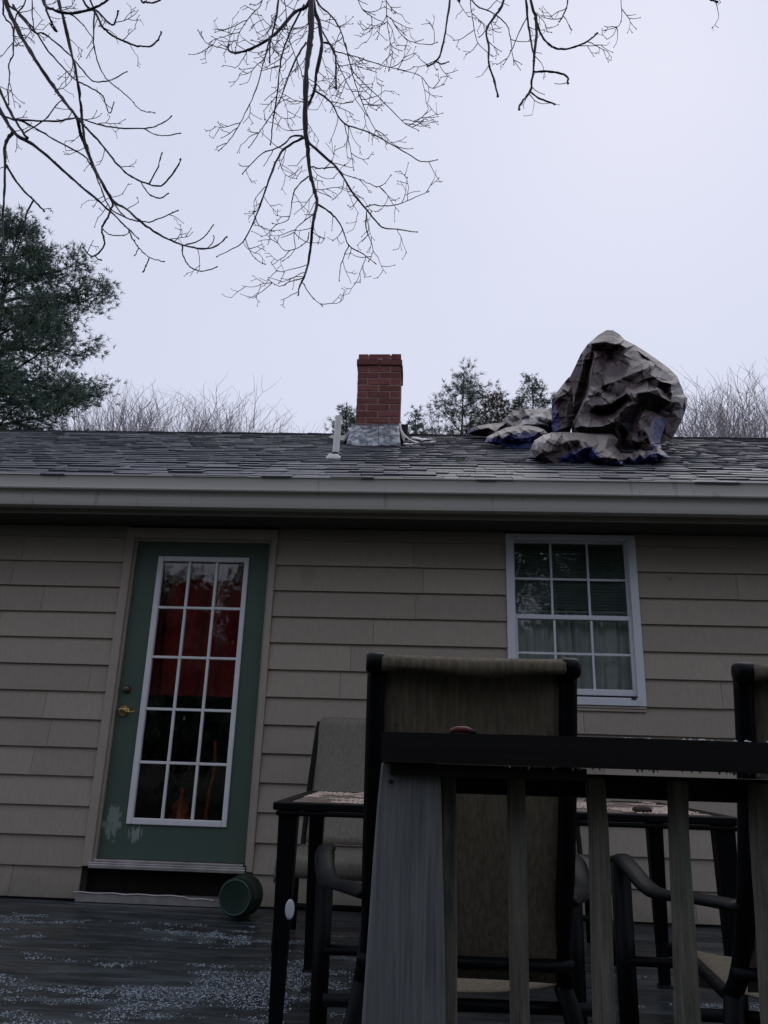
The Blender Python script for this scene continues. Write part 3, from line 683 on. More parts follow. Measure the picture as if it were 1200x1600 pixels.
# ------------------------------------------------------------------ tarp
def relief(outline, inner, ybase, bd=.3, edge_h=0, levels=3, amp=.012, seed=0, scale=1, ox=0, oy=0, lines=(), ncrease=40, gain=1.25):
    V2, H = [], []
    for p in outline: V2.append(Vector((ox+p[0]/scale, oy+p[1]/scale))); H.append(p[2] if len(p) > 2 else edge_h)
    no = len(V2); ed = [(i, (i+1) % no) for i in range(no)]
    for p in inner: V2.append(Vector((ox+p[0]/scale, oy+p[1]/scale))); H.append(p[2])
    for ln in lines:
        for k, p in enumerate(ln):
            if k: ed.append((len(V2)-1, len(V2)))
            V2.append(Vector((ox+p[0]/scale, oy+p[1]/scale))); H.append(p[2])
    vo, eo, fo, vmap, _, _ = delaunay_2d_cdt(V2, ed, [tuple(range(no))], 1, 1e-3)
    T = [tuple(f) for f in fo if len(f) == 3]
    P = [[v.x, v.y, H[vmap[i][0]] if vmap[i] else None] for i, v in enumerate(vo)]
    for _ in range(3):
        nb_ = {}
        for t3 in T:
            for u in t3: nb_.setdefault(u, []).extend(x for x in t3 if x != u)
        for i, p in enumerate(P):
            if p[2] is None:
                l = [P[k][2] for k in nb_.get(i, []) if P[k][2] is not None]
                if l: p[2] = sum(l)/len(l)
    for p in P:
        if p[2] is None: p[2] = 0
    rs = random.Random(int(seed*10))
    for lv in range(levels+1):
        mid = {}; T2 = []
        def gm(a, c):
            k = (min(a, c), max(a, c))
            if k not in mid: mid[k] = len(P); P.append([(P[a][i]+P[c][i])/2 for i in range(3)])
            return mid[k]
        for a, c, d in T:
            x, y_, z = gm(a, c), gm(c, d), gm(d, a); T2 += [(a, x, z), (x, c, y_), (z, y_, d), (x, y_, z)]
        T = T2
        if lv >= levels:
            acc = {}
            for a, c, d in T:
                for u, v in ((a, c), (c, d), (d, a)):
                    acc.setdefault(u, []).append(P[v][2]); acc.setdefault(v, []).append(P[u][2])
            for i, l in acc.items(): P[i][2] = P[i][2]*.5+.5*sum(l)/len(l)
    # straight crease lines pressed into the cloth
    PA = np.array(P); cr = np.zeros(len(P))
    mnx, mny, mxx, mxy = PA[:, 0].min(), PA[:, 1].min(), PA[:, 0].max(), PA[:, 1].max()
    for _ in range(ncrease):
        c0 = PA[rs.randrange(len(P))]; an = rs.choice([-.55, .9, 1.8, .2])+rs.uniform(-.45, .45); L = rs.uniform(8, 34); wd = rs.uniform(.7, 2.6); a_ = amp*rs.uniform(-1.6, 1.6)
        dx, dy = PA[:, 0]-c0[0], PA[:, 1]-c0[1]; u = dx*math.cos(an)+dy*math.sin(an); v = -dx*math.sin(an)+dy*math.cos(an)+.012*u*u*rs.choice([-1, 0, 1])
        taper = np.clip(1-np.abs(u)/L, 0, 1)
        side = rs.choice([1.0, 3.5]); prof_ = np.where(v > 0, np.exp(-np.abs(v)/wd), np.exp(-np.abs(v)/(wd*side)))
        cr += a_*np.sqrt(taper)*prof_
    for i in range(len(P)): P[i][2] += cr[i]
    cnt = {}
    for a, c, d in T:
        for u, v in ((a, c), (c, d), (d, a)): k = (min(u, v), max(u, v)); cnt[k] = cnt.get(k, 0)+1
    bset = set(i for k, c in cnt.items() if c == 1 for i in k)
    B = np.array([P[i][:2] for i in bset]); PA = np.array(P)
    dist = np.array([np.sqrt(((B-p[:2])**2).sum(1).min()) for p in PA])
    verts = []
    for i, p in enumerate(P):
        h = p[2]*gain
        h += min(dist[i]/6, 1)*0
        verts.append(tuple(at(p[0], p[1], ybase(p[0], p[1])-h)))
    back = {}
    mx_ = max(dist.max(), 1)
    for i, p in enumerate(P):
        if i in bset: back[i] = i
        else:
            back[i] = len(verts); verts.append(tuple(at(p[0], p[1], ybase(p[0], p[1])-min(p[2], 0)+bd*math.sqrt(dist[i]/mx_))))
    faces = list(T)+[(back[d], back[c], back[a]) for a, c, d in T]
    cen = [((P[a][0]+P[c][0]+P[d][0])/3, (P[a][1]+P[c][1]+P[d][1])/3) for a, c, d in T]
    return verts, faces, cen
def inside(p, poly):
    x, y_ = p; r = False; n = len(poly)
    for i in range(n):
        x1, y1 = poly[i]; x2, y2 = poly[(i+1) % n]
        if (y1 > y_) != (y2 > y_) and x < (x2-x1)*(y_-y1)/(y2-y1)+x1: r = not r
    return r
tb = MB()
def add_piece(blue, silver=(), **kw):
    v, f, cen = relief(**kw); n = len(tb.v); tb.v += v
    for i, q in enumerate(f):
        tb.f.append(tuple(a+n for a in q)); c = cen[i % len(cen)]
        tb.m.append(1 if any(inside(c, P) for P in blue) else (2 if any(inside(c, P) for P in silver) else 0))
def Z7(P): return [(860+a/5, 500+b_/5) for a, b_ in P]
def Z6(P): return [(720+a/6, 500+b_/6) for a, b_ in P]
# main mound, coordinates of the drawing are fifths of a photo pixel
main_out = [(175, 930, .1), (165, 870, 0), (160, 760, -.03), (165, 620, -.03), (150, 450, -.02), (190, 370, 0), (235, 270, 0), (290, 190, 0), (370, 120, 0), (440, 78, 0), (490, 80, 0), (545, 115, 0), (580, 155, .02), (660, 195, 0), (740, 245, 0), (850, 320, 0), (930, 380, 0), (990, 440, 0), (1025, 520, 0), (1045, 580, 0.02), (1072, 610, 0), (1060, 690, 0), (1030, 780, 0), (980, 880, .0), (940, 940, .0), (890, 955, .02), (760, 1010, .1), (600, 1070, .1), (480, 1060, .1), (300, 960, .15)]
main_in = [(240, 290, .02), (350, 290, .14), (430, 330, .16), (400, 450, .26), (600, 500, .38), (440, 560, .33), (300, 720, .40), (330, 780, .45), (420, 780, .48), (300, 610, .38), (640, 530, .40), (780, 500, .36), (740, 300, .10),
    (820, 690, .26), (900, 760, .12), (1000, 760, .06), (950, 850, .03), (900, 900, .04), (860, 400, .22), (930, 430, .18), (820, 370, .22), (780, 850, .04), (680, 800, .06),
    (550, 950, .02), (500, 1030, .06), (440, 920, .14), (620, 900, .06), (560, 880, .04), (700, 950, .1), (800, 920, .04), (350, 910, .20), (250, 910, .22)]
main_ln = [
    [(360, 265, .16), (335, 330, .24), (318, 410, .30), (312, 520, .32), (290, 600, .36), (262, 650, .39), (215, 760, .44), (192, 835, .48)],
    [(330, 300, .0), (298, 400, -.05), (283, 500, -.07), (258, 600, -.07), (222, 700, -.05), (188, 780, -.02)],
    [(270, 280, .07), (245, 400, .07), (220, 500, .06), (190, 600, .04), (178, 700, .03)],
    [(320, 185, .10), (420, 172, .21), (500, 190, .26), (548, 178, .28), (568, 158, .14)],
    [(330, 235, .06), (400, 240, .05), (470, 250, .06), (520, 222, .12)],
    [(552, 195, .27), (592, 218, .28), (565, 280, .27), (520, 338, .25), (455, 333, .21)], [(480, 305, .10), (530, 255, .13)],
    [(430, 512, .40), (500, 482, .43), (580, 445, .43), (690, 402, .38), (740, 378, .36), (785, 350, .34)],
    [(345, 405, .28), (430, 425, .26), (520, 418, .27), (620, 342, .28), (700, 310, .23), (770, 330, .24)],
    [(350, 545, .44), (400, 572, .46), (470, 592, .46)], [(335, 440, .30), (400, 510, .30), (470, 568, .36), (530, 600, .44)],
    [(350, 668, .47), (400, 668, .53), (470, 650, .56), (530, 612, .57), (598, 572, .55), (645, 632, .58), (650, 655, .60), (590, 682, .60), (540, 728, .60), (490, 782, .60)],
    [(368, 702, .34), (420, 732, .34), (480, 715, .34), (520, 675, .36), (570, 640, .44)], [(655, 700, .34), (600, 745, .30), (548, 800, .25)],
    [(196, 845, .50), (240, 828, .53), (300, 838, .57), (400, 834, .60), (470, 808, .60), (522, 792, .58)], [(250, 868, .34), (340, 876, .32), (420, 868, .30), (500, 845, .26)],
    [(615, 572, .54), (680, 574, .57), (760, 562, .57), (835, 541, .55), (870, 602, .50), (940, 640, .48), (1000, 641, .36), (1045, 605, .16)],
    [(700, 650, .38), (760, 695, .30), (850, 720, .24), (950, 715, .14), (1040, 690, .02)],
    [(700, 432, .36), (760, 472, .36), (828, 522, .40)], [(782, 425, .40), (850, 478, .43), (940, 498, .38), (1000, 482, .22)], [(850, 522, .30), (900, 565, .28), (925, 590, .34)], [(968, 510, .34), (945, 555, .37), (950, 592, .42)],
    [(600, 240, .18), (640, 290, .21)], [(680, 240, .12), (790, 320, .20), (880, 390, .20), (960, 470, .18)]]
ymain = lambda px, py: 6.42 + (690-py)/175*.38
add_piece([], outline=main_out, inner=main_in, lines=main_ln, ybase=ymain, bd=.55, levels=3, amp=.024, ncrease=150, seed=1.3, scale=5, ox=860, oy=500)
# left standing flap
fl_out = [(855, 740), (880, 700), (930, 640), (975, 580), (1015, 532), (1030, 560), (1040, 620, .02), (1055, 720, .03), (1055, 840, .02), (1045, 980), (1025, 1060), (940, 1075), (865, 1065), (852, 980), (850, 880)]
fl_in = [(930, 720, .13), (1000, 680, .16), (960, 640, .12), (920, 700, .10), (1020, 720, .08), (950, 800, .04), (900, 860, .08), (1000, 800, .12), (990, 900, .14), (920, 950, .06), (1000, 1000, .14), (880, 780, .02), (900, 1040, .1)]
add_piece([Z6([(830, 700), (870, 735), (890, 850), (925, 900), (935, 980), (925, 1090), (830, 1090)])], outline=fl_out, inner=fl_in, ybase=lambda px, py: 6.20+(675-py)/75*.12, bd=.2, levels=3, amp=.015, ncrease=55, seed=4, scale=6, ox=720, oy=500)
# front roll with blue hem running right
fr_out = [(640, 1290), (650, 1215), (690, 1130), (760, 1085), (850, 1055), (960, 1050), (1080, 1055), (1250, 1065), (1420, 1070), (1480, 1120), (1440, 1180), (1500, 1250), (1600, 1250), (1680, 1215), (1730, 1230), (1790, 1220), (1830, 1180), (1900, 1230), (1960, 1290), (1850, 1325), (1720, 1360), (1590, 1378), (1480, 1385), (1360, 1372), (1300, 1355), (1200, 1340), (1040, 1352), (900, 1365), (820, 1360), (720, 1330)]
fr_in = [(700, 1215, .16), (780, 1150, .24), (830, 1110, .20), (760, 1250, .22), (840, 1230, .20), (870, 1270, .10), (820, 1300, .12), (900, 1130, .26), (950, 1160, .20), (930, 1230, .12), (1010, 1130, .25), (1100, 1120, .20), (1180, 1140, .24), (1080, 1190, .12), (1000, 1240, .12), (1060, 1260, .16), (1150, 1205, .22), (1230, 1190, .26), (1180, 1280, .08), (1080, 1310, .08), (1250, 1250, .24), (1300, 1150, .16), (1350, 1210, .22), (1380, 1110, .14), (1300, 1290, .22), (1380, 1290, .24), (1420, 1250, .20), (1340, 1330, .16), (1460, 1300, .22), (1520, 1310, .12), (1500, 1350, .16), (1580, 1280, .20), (1620, 1320, .14), (1680, 1260, .22), (1720, 1300, .16), (1780, 1260, .20), (1800, 1300, .12), (1850, 1250, .14), (1900, 1280, .1), (700, 1290, .10), (1420, 1350, .14)]
def yfront(px, py): return 5.36 + max(0, (728-py))/52*.40
add_piece([Z6([(930, 1290), (1080, 1220), (1160, 1195), (1240, 1185), (1290, 1250), (1330, 1320), (1400, 1335), (1500, 1330), (1600, 1300), (1700, 1280), (1810, 1230), (1960, 1260), (2000, 1400), (1100, 1400), (930, 1370)]), Z6([(600, 1270), (700, 1300), (860, 1345), (900, 1400), (600, 1400)])],
          outline=fr_out, inner=fr_in, ybase=yfront, bd=.12, levels=3, amp=.017, ncrease=80, seed=7, scale=6, ox=720, oy=500)
# right corner flap
rf_out = [(590, 940), (620, 860), (660, 770), (690, 720), (740, 698), (790, 712), (850, 742), (908, 770), (895, 830), (870, 900), (850, 970), (868, 990), (862, 1040), (882, 1100), (820, 1105), (755, 1092), (720, 1050), (650, 1010)]
rf_in = [(720, 735, .12), (760, 740, .08), (690, 800, .14), (740, 790, .06), (800, 780, .10), (660, 880, .10), (720, 850, .16), (780, 840, .12), (640, 930, .14), (700, 900, .08), (760, 900, .14), (820, 860, .05), (700, 960, .10), (780, 960, .12), (830, 950, .04), (740, 1000, .06), (810, 1040, .08), (840, 1080, .06), (850, 1010, .08)]
add_piece([Z7([(815, 770), (920, 760), (900, 900), (850, 985), (830, 1040), (780, 1040), (700, 1090), (700, 1035), (790, 990), (800, 900)])],
          [Z7([(820, 1000), (845, 975), (880, 980), (870, 1040), (900, 1120), (750, 1110), (760, 1080), (830, 1060)])], outline=rf_out, inner=rf_in, ybase=lambda px, py: 5.72+(715-py)/75*.30, bd=.10, levels=3, amp=.015, ncrease=55, seed=9, scale=5, ox=860, oy=500)  # second polygon colours in the flap's pale reflection
# low piece on the left, back and front
lb_out = [(58, 1070), (85, 1020), (150, 992), (280, 972), (375, 962), (430, 900), (485, 845), (600, 838), (720, 832), (850, 828), (900, 900), (900, 1060), (700, 1075), (400, 1090), (240, 1095)]
lb_in = [(150, 1030, .1), (260, 1010, .14), (360, 1010, .12), (330, 1050, .18), (430, 960, .10), (500, 900, .12), (620, 890, .22), (560, 930, .12), (480, 960, .10), (680, 870, .10), (650, 920, .22), (740, 900, .26), (800, 920, .18), (780, 860, .10), (830, 890, .12), (600, 980, .3), (700, 980, .32), (800, 980, .2), (840, 930, .22), (820, 1010, .1), (500, 1010, .2)]
add_piece([Z6([(40, 1090), (80, 1010), (120, 1000), (150, 1060), (130, 1090)]), Z6([(770, 1060), (800, 990), (870, 960), (870, 1080)])], [Z6([(530, 1000), (600, 925), (690, 880), (770, 880), (800, 910), (770, 950), (730, 1000)])],
          outline=lb_out, inner=lb_in, ybase=lambda px, py: 7.0+(680-py)/40*.12, bd=.2, levels=3, amp=.015, ncrease=55, seed=12, scale=6, ox=720, oy=500)
lf_out = [(225, 1150), (245, 1095), (330, 1050), (420, 1010), (540, 990), (640, 988), (720, 1003), (780, 1028), (815, 1060), (770, 1090), (710, 1130), (650, 1200), (560, 1208), (440, 1192), (330, 1172)]
lf_in = [(290, 1110, .12), (350, 1080, .18), (270, 1140, .10), (320, 1140, .10), (430, 1050, .22), (500, 1030, .22), (600, 1030, .24), (620, 1015, .2), (480, 1060, .24), (560, 1060, .20), (680, 1030, .20), (740, 1050, .16), (400, 1110, .20), (500, 1110, .16), (600, 1110, .16), (680, 1090, .16), (450, 1150, .04), (560, 1160, .02), (380, 1150, .06), (640, 1150, .04)]
add_piece([Z6([(225, 1160), (260, 1100), (330, 1110), (420, 1085), (540, 1055), (640, 1060), (800, 1050), (820, 1070), (700, 1220), (300, 1220)])], outline=lf_out, inner=lf_in, ybase=lambda px, py: 6.18+(699-py)/32*.40, bd=.1, levels=3, amp=.015, ncrease=55, seed=15, scale=6, ox=720, oy=500)
tp = empty('tarp', on_roof(940, 720), label='large crumpled brown tarp with blue hems heaped on the roof ridge right of the chimney', cat='tarp')
tb.build('cloth', [M['tarp'], M['tarp_blue'], M['tarp_silver_sheen']], tp, smooth=True)
for px, py, Y in ((813.5, 679, 6.235), (1019.5, 694.5, 5.66)):
    b = MB(); c = at(px, py, Y); ax = (CAM-c).normalized()
    b.lathe(c, [(.0065, .006), (.0105, .010), (.0145, .006), (.0145, 0)], 16, ax); b.lathe(c, [(0, .003), (.0065, .003)], 16, ax, 1); b.build('eyelet', [M['eyelet'], M['ridge']], tp, smooth=True)

# ------------------------------------------------------------------ patio table
tab = empty('patio_table', (.30, 3.30, DZ), label='black framed patio table with tan mosaic top standing between the four chairs', cat='table')
TX0, TX1, TY0, TY1, TZ = -.505, 1.10, 2.84, 3.76, 1.328
b = MB(); fw = .05
b.box(TX0, TX1, TY0, TY0+fw, TZ-.028, TZ); b.box(TX0, TX1, TY1-fw, TY1, TZ-.028, TZ); b.box(TX0, TX0+fw, TY0+fw, TY1-fw, TZ-.028, TZ); b.box(TX1-fw, TX1, TY0+fw, TY1-fw, TZ-.028, TZ)
b.box(TX0+.01, TX1-.01, TY0+.005, TY0+.02, TZ-.045, TZ-.029)
b.build('rim', M['black'], tab, bevel=.006)
n = 7; m_ = 4; tw = (TX1-TX0-2*fw)/n; th_ = (TY1-TY0-2*fw)/m_
tile_me = MB().box(-tw/2+.002, tw/2-.002, -th_/2+.002, th_/2-.002, -.012, 0).mesh('tile', M['tabletop'])
b = MB(); b.box(TX0+fw, TX1-fw, TY0+fw, TY1-fw, TZ-.020, TZ-.010); base_t = b.build('tabletop', M['grit'], tab)
for i in range(n):
    for j in range(m_):
        o = bpy.data.objects.new('tile', tile_me); o.location = (TX0+fw+tw*(i+.5), TY0+fw+th_*(j+.5), TZ-.003); put(o, base_t)
for lx, ly in ((TX0+.05, TY0+.05), (TX1-.05, TY0+.05), (TX0+.05, TY1-.05), (TX1-.05, TY1-.05)):
    b = MB(); b.hexa([(lx-.021, ly-.021, DZ+.01), (lx+.021, ly-.021, DZ+.01), (lx+.021, ly+.021, DZ+.01), (lx-.021, ly+.021, DZ+.01), (lx-.032, ly-.03, TZ-.028), (lx+.036, ly-.03, TZ-.028), (lx+.036, ly+.03, TZ-.028), (lx-.032, ly+.03, TZ-.028)])
    lg = b.build('leg', M['black'], tab, bevel=.005)
    b = MB(); b.box(lx-.026, lx+.026, ly-.026, ly+.026, DZ+.002, DZ+.012); b.build('foot', M['blackrubber'], lg)
b = MB(); c = at(453, 1421, TY0+.01); b.lathe(c, [(0, .004), (.012, .004), (.0155, .002), (.016, -.003), (0, -.003)], 16, (.35, -1, .1)); 
for i in range(len(b.v)):
    x, y_, z = b.v[i]; b.v[i] = (x, y_, c.z+(z-c.z)*2.0)
b.build('tag', M['whiteplastic'], tab, smooth=True)
# wet grit on the table
def pellets(name, pts, size, mat, parent, label=None, cat=None, seed=0):
    rs = np.random.RandomState(seed); n = len(pts)
    base = np.array([(1, 0, 0), (-.5, .87, 0), (-.5, -.87, 0), (0, 0, 1), (.1, .1, -.4)], float)
    Fc = np.array([(0, 1, 3), (1, 2, 3), (2, 0, 3), (1, 0, 4), (2, 1, 4), (0, 2, 4)])
    a = rs.rand(n)*6.28; sc = size*(.5+rs.rand(n)**2*1.3); ca, sa = np.cos(a), np.sin(a)
    B = np.repeat(base[None], n, 0)*(1+.5*(rs.rand(n, 5, 3)-.5)); X = B[..., 0]*ca[:, None]-B[..., 1]*sa[:, None]; Yv = B[..., 0]*sa[:, None]+B[..., 1]*ca[:, None]
    V = np.stack([X, Yv, B[..., 2]*.6], -1)*sc[:, None, None]+pts[:, None]
    Fa = (Fc[None]+5*np.arange(n)[:, None, None]).reshape(-1, 3)
    me = np_mesh(name, V.reshape(-1, 3), Fa, mat); o = bpy.data.objects.new(name, me); put(o, parent); o['kind'] = 'stuff'
    return tag(o, label, cat)
P = []
for _ in range(26000):
    x = random.uniform(TX0+.06, TX1-.06); y_ = random.uniform(TY0+.055, TY1-.06)
    if noise.noise(Vector((x*4, y_*6, 3))) + .25*noise.noise(Vector((x*15, y_*15, 1))) > .0: P.append((x, y_, TZ))
tag(pellets('grit', np.array(P), .0042, M['grit'], None, seed=4), 'wet tan seed and ice grit scattered over the patio table top', 'grit')
b = MB(); c = at(1003, 1262, TY0+.12); b.lathe((c.x, c.y, TZ+.002), [(0, 0), (.03, 0), (.036, .006), (.03, .014), (.012, .018), (0, .017)], 16); tag(b.build('leaf_clump', M['bark'], smooth=True), 'small dark clump of wet leaves on the right part of the patio table', 'leaf clump')

# ------------------------------------------------------------------ chairs (local: back at -y, facing +y, origin on the deck under the seat centre)
def make_chair(label, sling):
    root = empty('sling_chair', (0, 0, 0), label=label, cat='chair', group='brown armchairs with their backs to the railing')
    hb, hs = .210, .225
    def pb(u):  # point on the back: u 0..1 bottom to top
        return (-.24-.20*u-.03*math.sin(u*3.1), .43+.66*u)
    # fabric back
    b = MB(); n = 16; m_ = 8; L = []
    for i in range(n+1):
        u = i/n; y_, z = pb(u)
        for j in range(m_+1):
            v = j/m_*2-1; b.v.append((v*(hb-.012), y_+.018*(1-v*v), z))
    # wrap over the top bar
    yT, zT = pb(1)
    for (dy, dz) in ((-.022, .012), (-.034, .002), (-.034, -.010), (-.026, -.022)):
        for j in range(m_+1): v = j/m_*2-1; b.v.append((v*(hb-.012), yT+dy, zT+dz-.003*(1-v*v)-(.006*math.sin(v*4+1) if dz < -.02 else 0)))
    for i in range(n+4):
        for j in range(m_):
            a = i*(m_+1)+j; b.f.append((a, a+1, a+m_+2, a+m_+1)); b.m.append(0)
    o = b.build('backrest', sling, root, smooth=True, local=True); md = o.modifiers.new('s', 'SOLIDIFY'); md.thickness = .003
    # seat fabric
    b = MB(); n = 10
    for i in range(n+1):
        u = i/n; y_ = -.22+.46*u; z = .425+.015*u-.02*math.sin(u*3.14)
        if u > .88: z -= (u-.88)*.30
        for j in range(m_+1): v = j/m_*2-1; b.v.append((v*(hs-.008), y_, z-.022*(1-v*v)))
    yl = b.v[-1][1]
    for k in (1, 2):
        for j in range(m_+1): v = j/m_*2-1; b.v.append((v*(hs-.008), yl+.012-.012*(k-1), .385-.030*k-.01*(1-v*v)))
    for i in range(n+2):
        for j in range(m_):
            a = i*(m_+1)+j; b.f.append((a, a+1, a+m_+2, a+m_+1)); b.m.append(0)
    o = b.build('seat', sling, root, smooth=True, local=True); md = o.modifiers.new('s', 'SOLIDIFY'); md.thickness = .003
    for s in (-1, 1):
        P = smooth_path([(s*hs, .25, .40), (s*hs, .18, .425), (s*hs, -.10, .415), (s*hs, -.215, .42), (s*hb, -.26, .50), (s*hb, *pb(.35)), (s*hb, *pb(.7)), (s*hb, *pb(1))], 4)
        b = MB(); b.tube(P, .018, 8, sq=(1.15, .75)); b.lathe((s*hb, yT-.012, zT-.004), [(0, -.022), (.018, -.022), (.023, -.014), (.023, .014), (.018, .022), (0, .022)], 16, (1, 0, 0)); b.build('side_rail', M['black'], root, smooth=True, local=True)
        P = smooth_path([(s*(hb+.004), *pb(.27)), (s*.275, -.17, .60), (s*.325, .0, .585), (s*.350, .15, .625), (s*.352, .235, .637), (s*.352, .285, .625)], 4)
        b = MB(); b.tube(P, .022, 10, sq=(.5, 1.2)); ar = b.build('armrest', M['black'], root, smooth=True, local=True)
        b = MB(); X_ = s*.352; b.hexa([(X_-.022, .236, .008), (X_+.022, .236, .008), (X_+.022, .276, .008), (X_-.022, .276, .008), (X_-.024, .236, .628), (X_+.024, .236, .628), (X_+.024, .276, .618), (X_-.024, .276, .618)]); b.build('leg', M['black'], root, smooth=True, local=True)
        P = smooth_path([(s*(hb+.01), -.215, .42), (s*(hb+.03), -.25, .34), (s*.275, -.31, .15), (s*.285, -.35, .008)], 4)
        b = MB(); b.tube(P, .020, 8, sq=(1.1, .75)); b.build('leg', M['black'], root, smooth=True, local=True)
    b = MB(); b.tube([(-hb, yT-.012, zT-.004), (hb, yT-.012, zT-.004)], .014, 8); b.build('top_bar', M['black'], root, smooth=True, local=True)
    for q in (((-.345, .245, .375), (.345, .245, .375)), ((-.31, -.21, .375), (.31, -.21, .375)), ((-.235, -.265, .47), (.235, -.265, .47))):
        b = MB(); b.tube(q, .013, 8); b.build('cross_bar', M['black'], root, smooth=True, local=True)
    return root
def make_side_chair(label, sling):
    root = empty('side_chair', (0, 0, 0), label=label, cat='chair', group='pale armless chairs against the wall')
    W = .245; b = MB(); m_ = 12; prof = []
    for i in range(17):
        u = i/16; prof.append((-.24-.21*u-.02*math.sin(u*3.1), .43+.66*u, 1-.10*max(0, u-.6)))
    prof.append((-.475, 1.095, .95)); prof.append((-.485, 1.075, .95))
    for (y_, z, k) in prof:
        for j in range(m_+1):
            v = j/m_*2-1; e = max(0, abs(v)-.86)/.14; b.v.append((v*W*k, y_+.02*(1-v*v)-.03*e*e, z-(.035*e*e if z > 1.05 else 0)))
    for i in range(len(prof)-1):
        for j in range(m_): a = i*(m_+1)+j; b.f.append((a, a+1, a+m_+2, a+m_+1)); b.m.append(0)
    o = b.build('backrest', sling, root, smooth=True, local=True); md = o.modifiers.new('s', 'SOLIDIFY'); md.thickness = .004
    b = MB(); sp = [(-.23, .43), (-.1, .415), (.05, .415), (.17, .43), (.215, .425), (.235, .40), (.238, .36), (.232, .33)]
    for (y_, z) in sp:
        for j in range(m_+1):
            v = j/m_*2-1; e = max(0, abs(v)-.80)/.20; b.v.append((v*(W+.04), y_, z-.035*e*e-.012*(1-v*v)))
    for i in range(len(sp)-1):
        for j in range(m_): a = i*(m_+1)+j; b.f.append((a, a+1, a+m_+2, a+m_+1)); b.m.append(0)
    o = b.build('seat', sling, root, smooth=True, local=True); md = o.modifiers.new('s', 'SOLIDIFY'); md.thickness = .004
    for s in (-1, 1):
        for yy in (.20, -.22):
            b = MB(); b.tube([(s*.255, yy, .37), (s*.262, yy*1.1, .008)], .016, 8); b.build('leg', M['black'], root, smooth=True, local=True)
        b = MB(); b.tube(smooth_path([(s*(W-.012), -.235, .40), (s*(W-.01), -.275, .50), (s*(W-.015), -.36, .78), (s*(W-.03), -.47, 1.07)], 4), .014, 8); b.build('side_rail', M['black'], root, smooth=True, local=True)
    for q in (((-.262, .205, .33), (.262, .205, .33)), ((-.262, -.22, .36), (.262, -.22, .36)), ((-.262, .21, .20), (.262, .21, .20))):
        b = MB(); b.tube(q, .012, 8); b.build('cross_bar', M['black'], root, smooth=True, local=True)
    return root
def dup(root, loc, rz, label, sling=None):
    r = root.copy(); COL.objects.link(r); r.location = loc; r.rotation_euler = (0, 0, rz); r['label'] = label
    for ch in root.children:
        c = ch.copy(); COL.objects.link(c); c.parent = r
        if sling and ch.name.split('.')[0] in ('backrest', 'seat'):
            c.data = ch.data.copy(); c.data.materials[0] = sling
    return r
ch = make_chair('large brown sling chair seen from behind, nearest the railing post', M['sling'])
ch.location = (.100, 2.15, DZ); ch.rotation_euler = (0, 0, R(2))
dup(ch, (.925, 2.15, DZ), R(-2), 'brown sling chair seen from behind at the right edge behind the railing')
sc_ = make_side_chair('pale sling chair facing the deck between table and wall, left behind the table', M['sling_pale'])
sc_.location = (-.39, 4.22, DZ); sc_.rotation_euler = (0, 0, R(178))
dup(sc_, (.64, 4.22, DZ), R(181), 'pale sling chair facing the deck below the window, half hidden by balusters')

# ------------------------------------------------------------------ deck railing
rail = empty('deck_railing', (.4, 1.08, DZ), label='weathered wooden deck railing with dark wet cap rail and grey end post', cat='railing')
b = MB(); RX0, RX1 = at(597, 1143, 1.02).x, 3.2
za, zb = at(597, 1143, 1.02).z, at(597, 1190, 1.02).z
n = 18; 
for i in range(n):
    x0, x1 = RX0+(RX1-RX0)*i/n, RX0+(RX1-RX0)*(i+1)/n
    w0, w1 = [.0012*math.sin(x*7) for x in (x0, x1)]
    b.hexa([(x0, 1.02+w0, zb), (x1, 1.02+w1, zb), (x1, 1.16, zb), (x0, 1.16, zb), (x0, 1.02+w0, za+w0), (x1, 1.02+w1, za+w1), (x1, 1.16, za), (x0, 1.16, za)])
capo = b.build('cap_rail', M['rail'], rail)
b = MB(); b.box(RX0+.01, .215, 1.036, 1.06, zb-.016, zb-.001); b.build('shade_strip', M['rail'], rail, bevel=.002)  # dark strip added to stand for the cap's shade over the post top
zr1 = zb-.006; zr0 = at(750, 1241, 1.14).z
b = MB(); b.box(RX0+.03, RX1, 1.134, 1.172, zr0, zr1-.003); b.build('top_rail', M['rail'], rail, bevel=.003)
b = MB(); b.box(RX0+.03, RX1, 1.134, 1.172, DZ+.06, DZ+.145); b.build('bottom_rail', M['rail'], rail, bevel=.003)
def stick(name, tops, Yf, Yb, z1, z0, mat, wig=.0):
    """tops: list of (z, xl, xr)"""
    b = MB()
    for (z, xl, xr) in tops:
        b.v += [(xl, Yf, z), (xr, Yf, z), (xr, Yb, z), (xl, Yb, z)]
    n = len(tops)
    for i in range(n-1):
        for j in range(4):
            a = i*4+j; c = i*4+(j+1) % 4; b.f.append((a, a+4, c+4, c)); b.m.append(0)
    b.f += [(0, 1, 2, 3), (4*n-1, 4*n-2, 4*n-3, 4*n-4)]; b.m += [0, 0]
    return b.build(name, mat, rail, bevel=.003)
Yp = 1.05
pl = [at(596, 1195, Yp), at(590, 1250, Yp), at(583, 1340, Yp), at(574, 1470, Yp), at(565, 1600, Yp)]
pr = [at(688, 1195, Yp), at(690, 1250, Yp), at(692, 1340, Yp), at(695, 1470, Yp), at(697, 1600, Yp)]
tops = [(.5*(a.z+c.z), a.x, c.x) for a, c in zip(pl, pr)]
tops[0] = (zb-.001, tops[0][1], tops[0][2]); z_, xl, xr = tops[-1]; tops.append((DZ-.25, xl-.004, xr+.002))
post = stick('post', tops, Yp, Yp+.082, 0, 0, M['post'])
b = MB(); b.lathe((tops[0][1]+.013, Yp+.001, at(608, 1221, Yp).z), [(0, .003), (.003, .003), (.003, 0)], 8, (0, -1, 0)); b.build('nail', M['ridge'], post)
Yb_ = 1.100
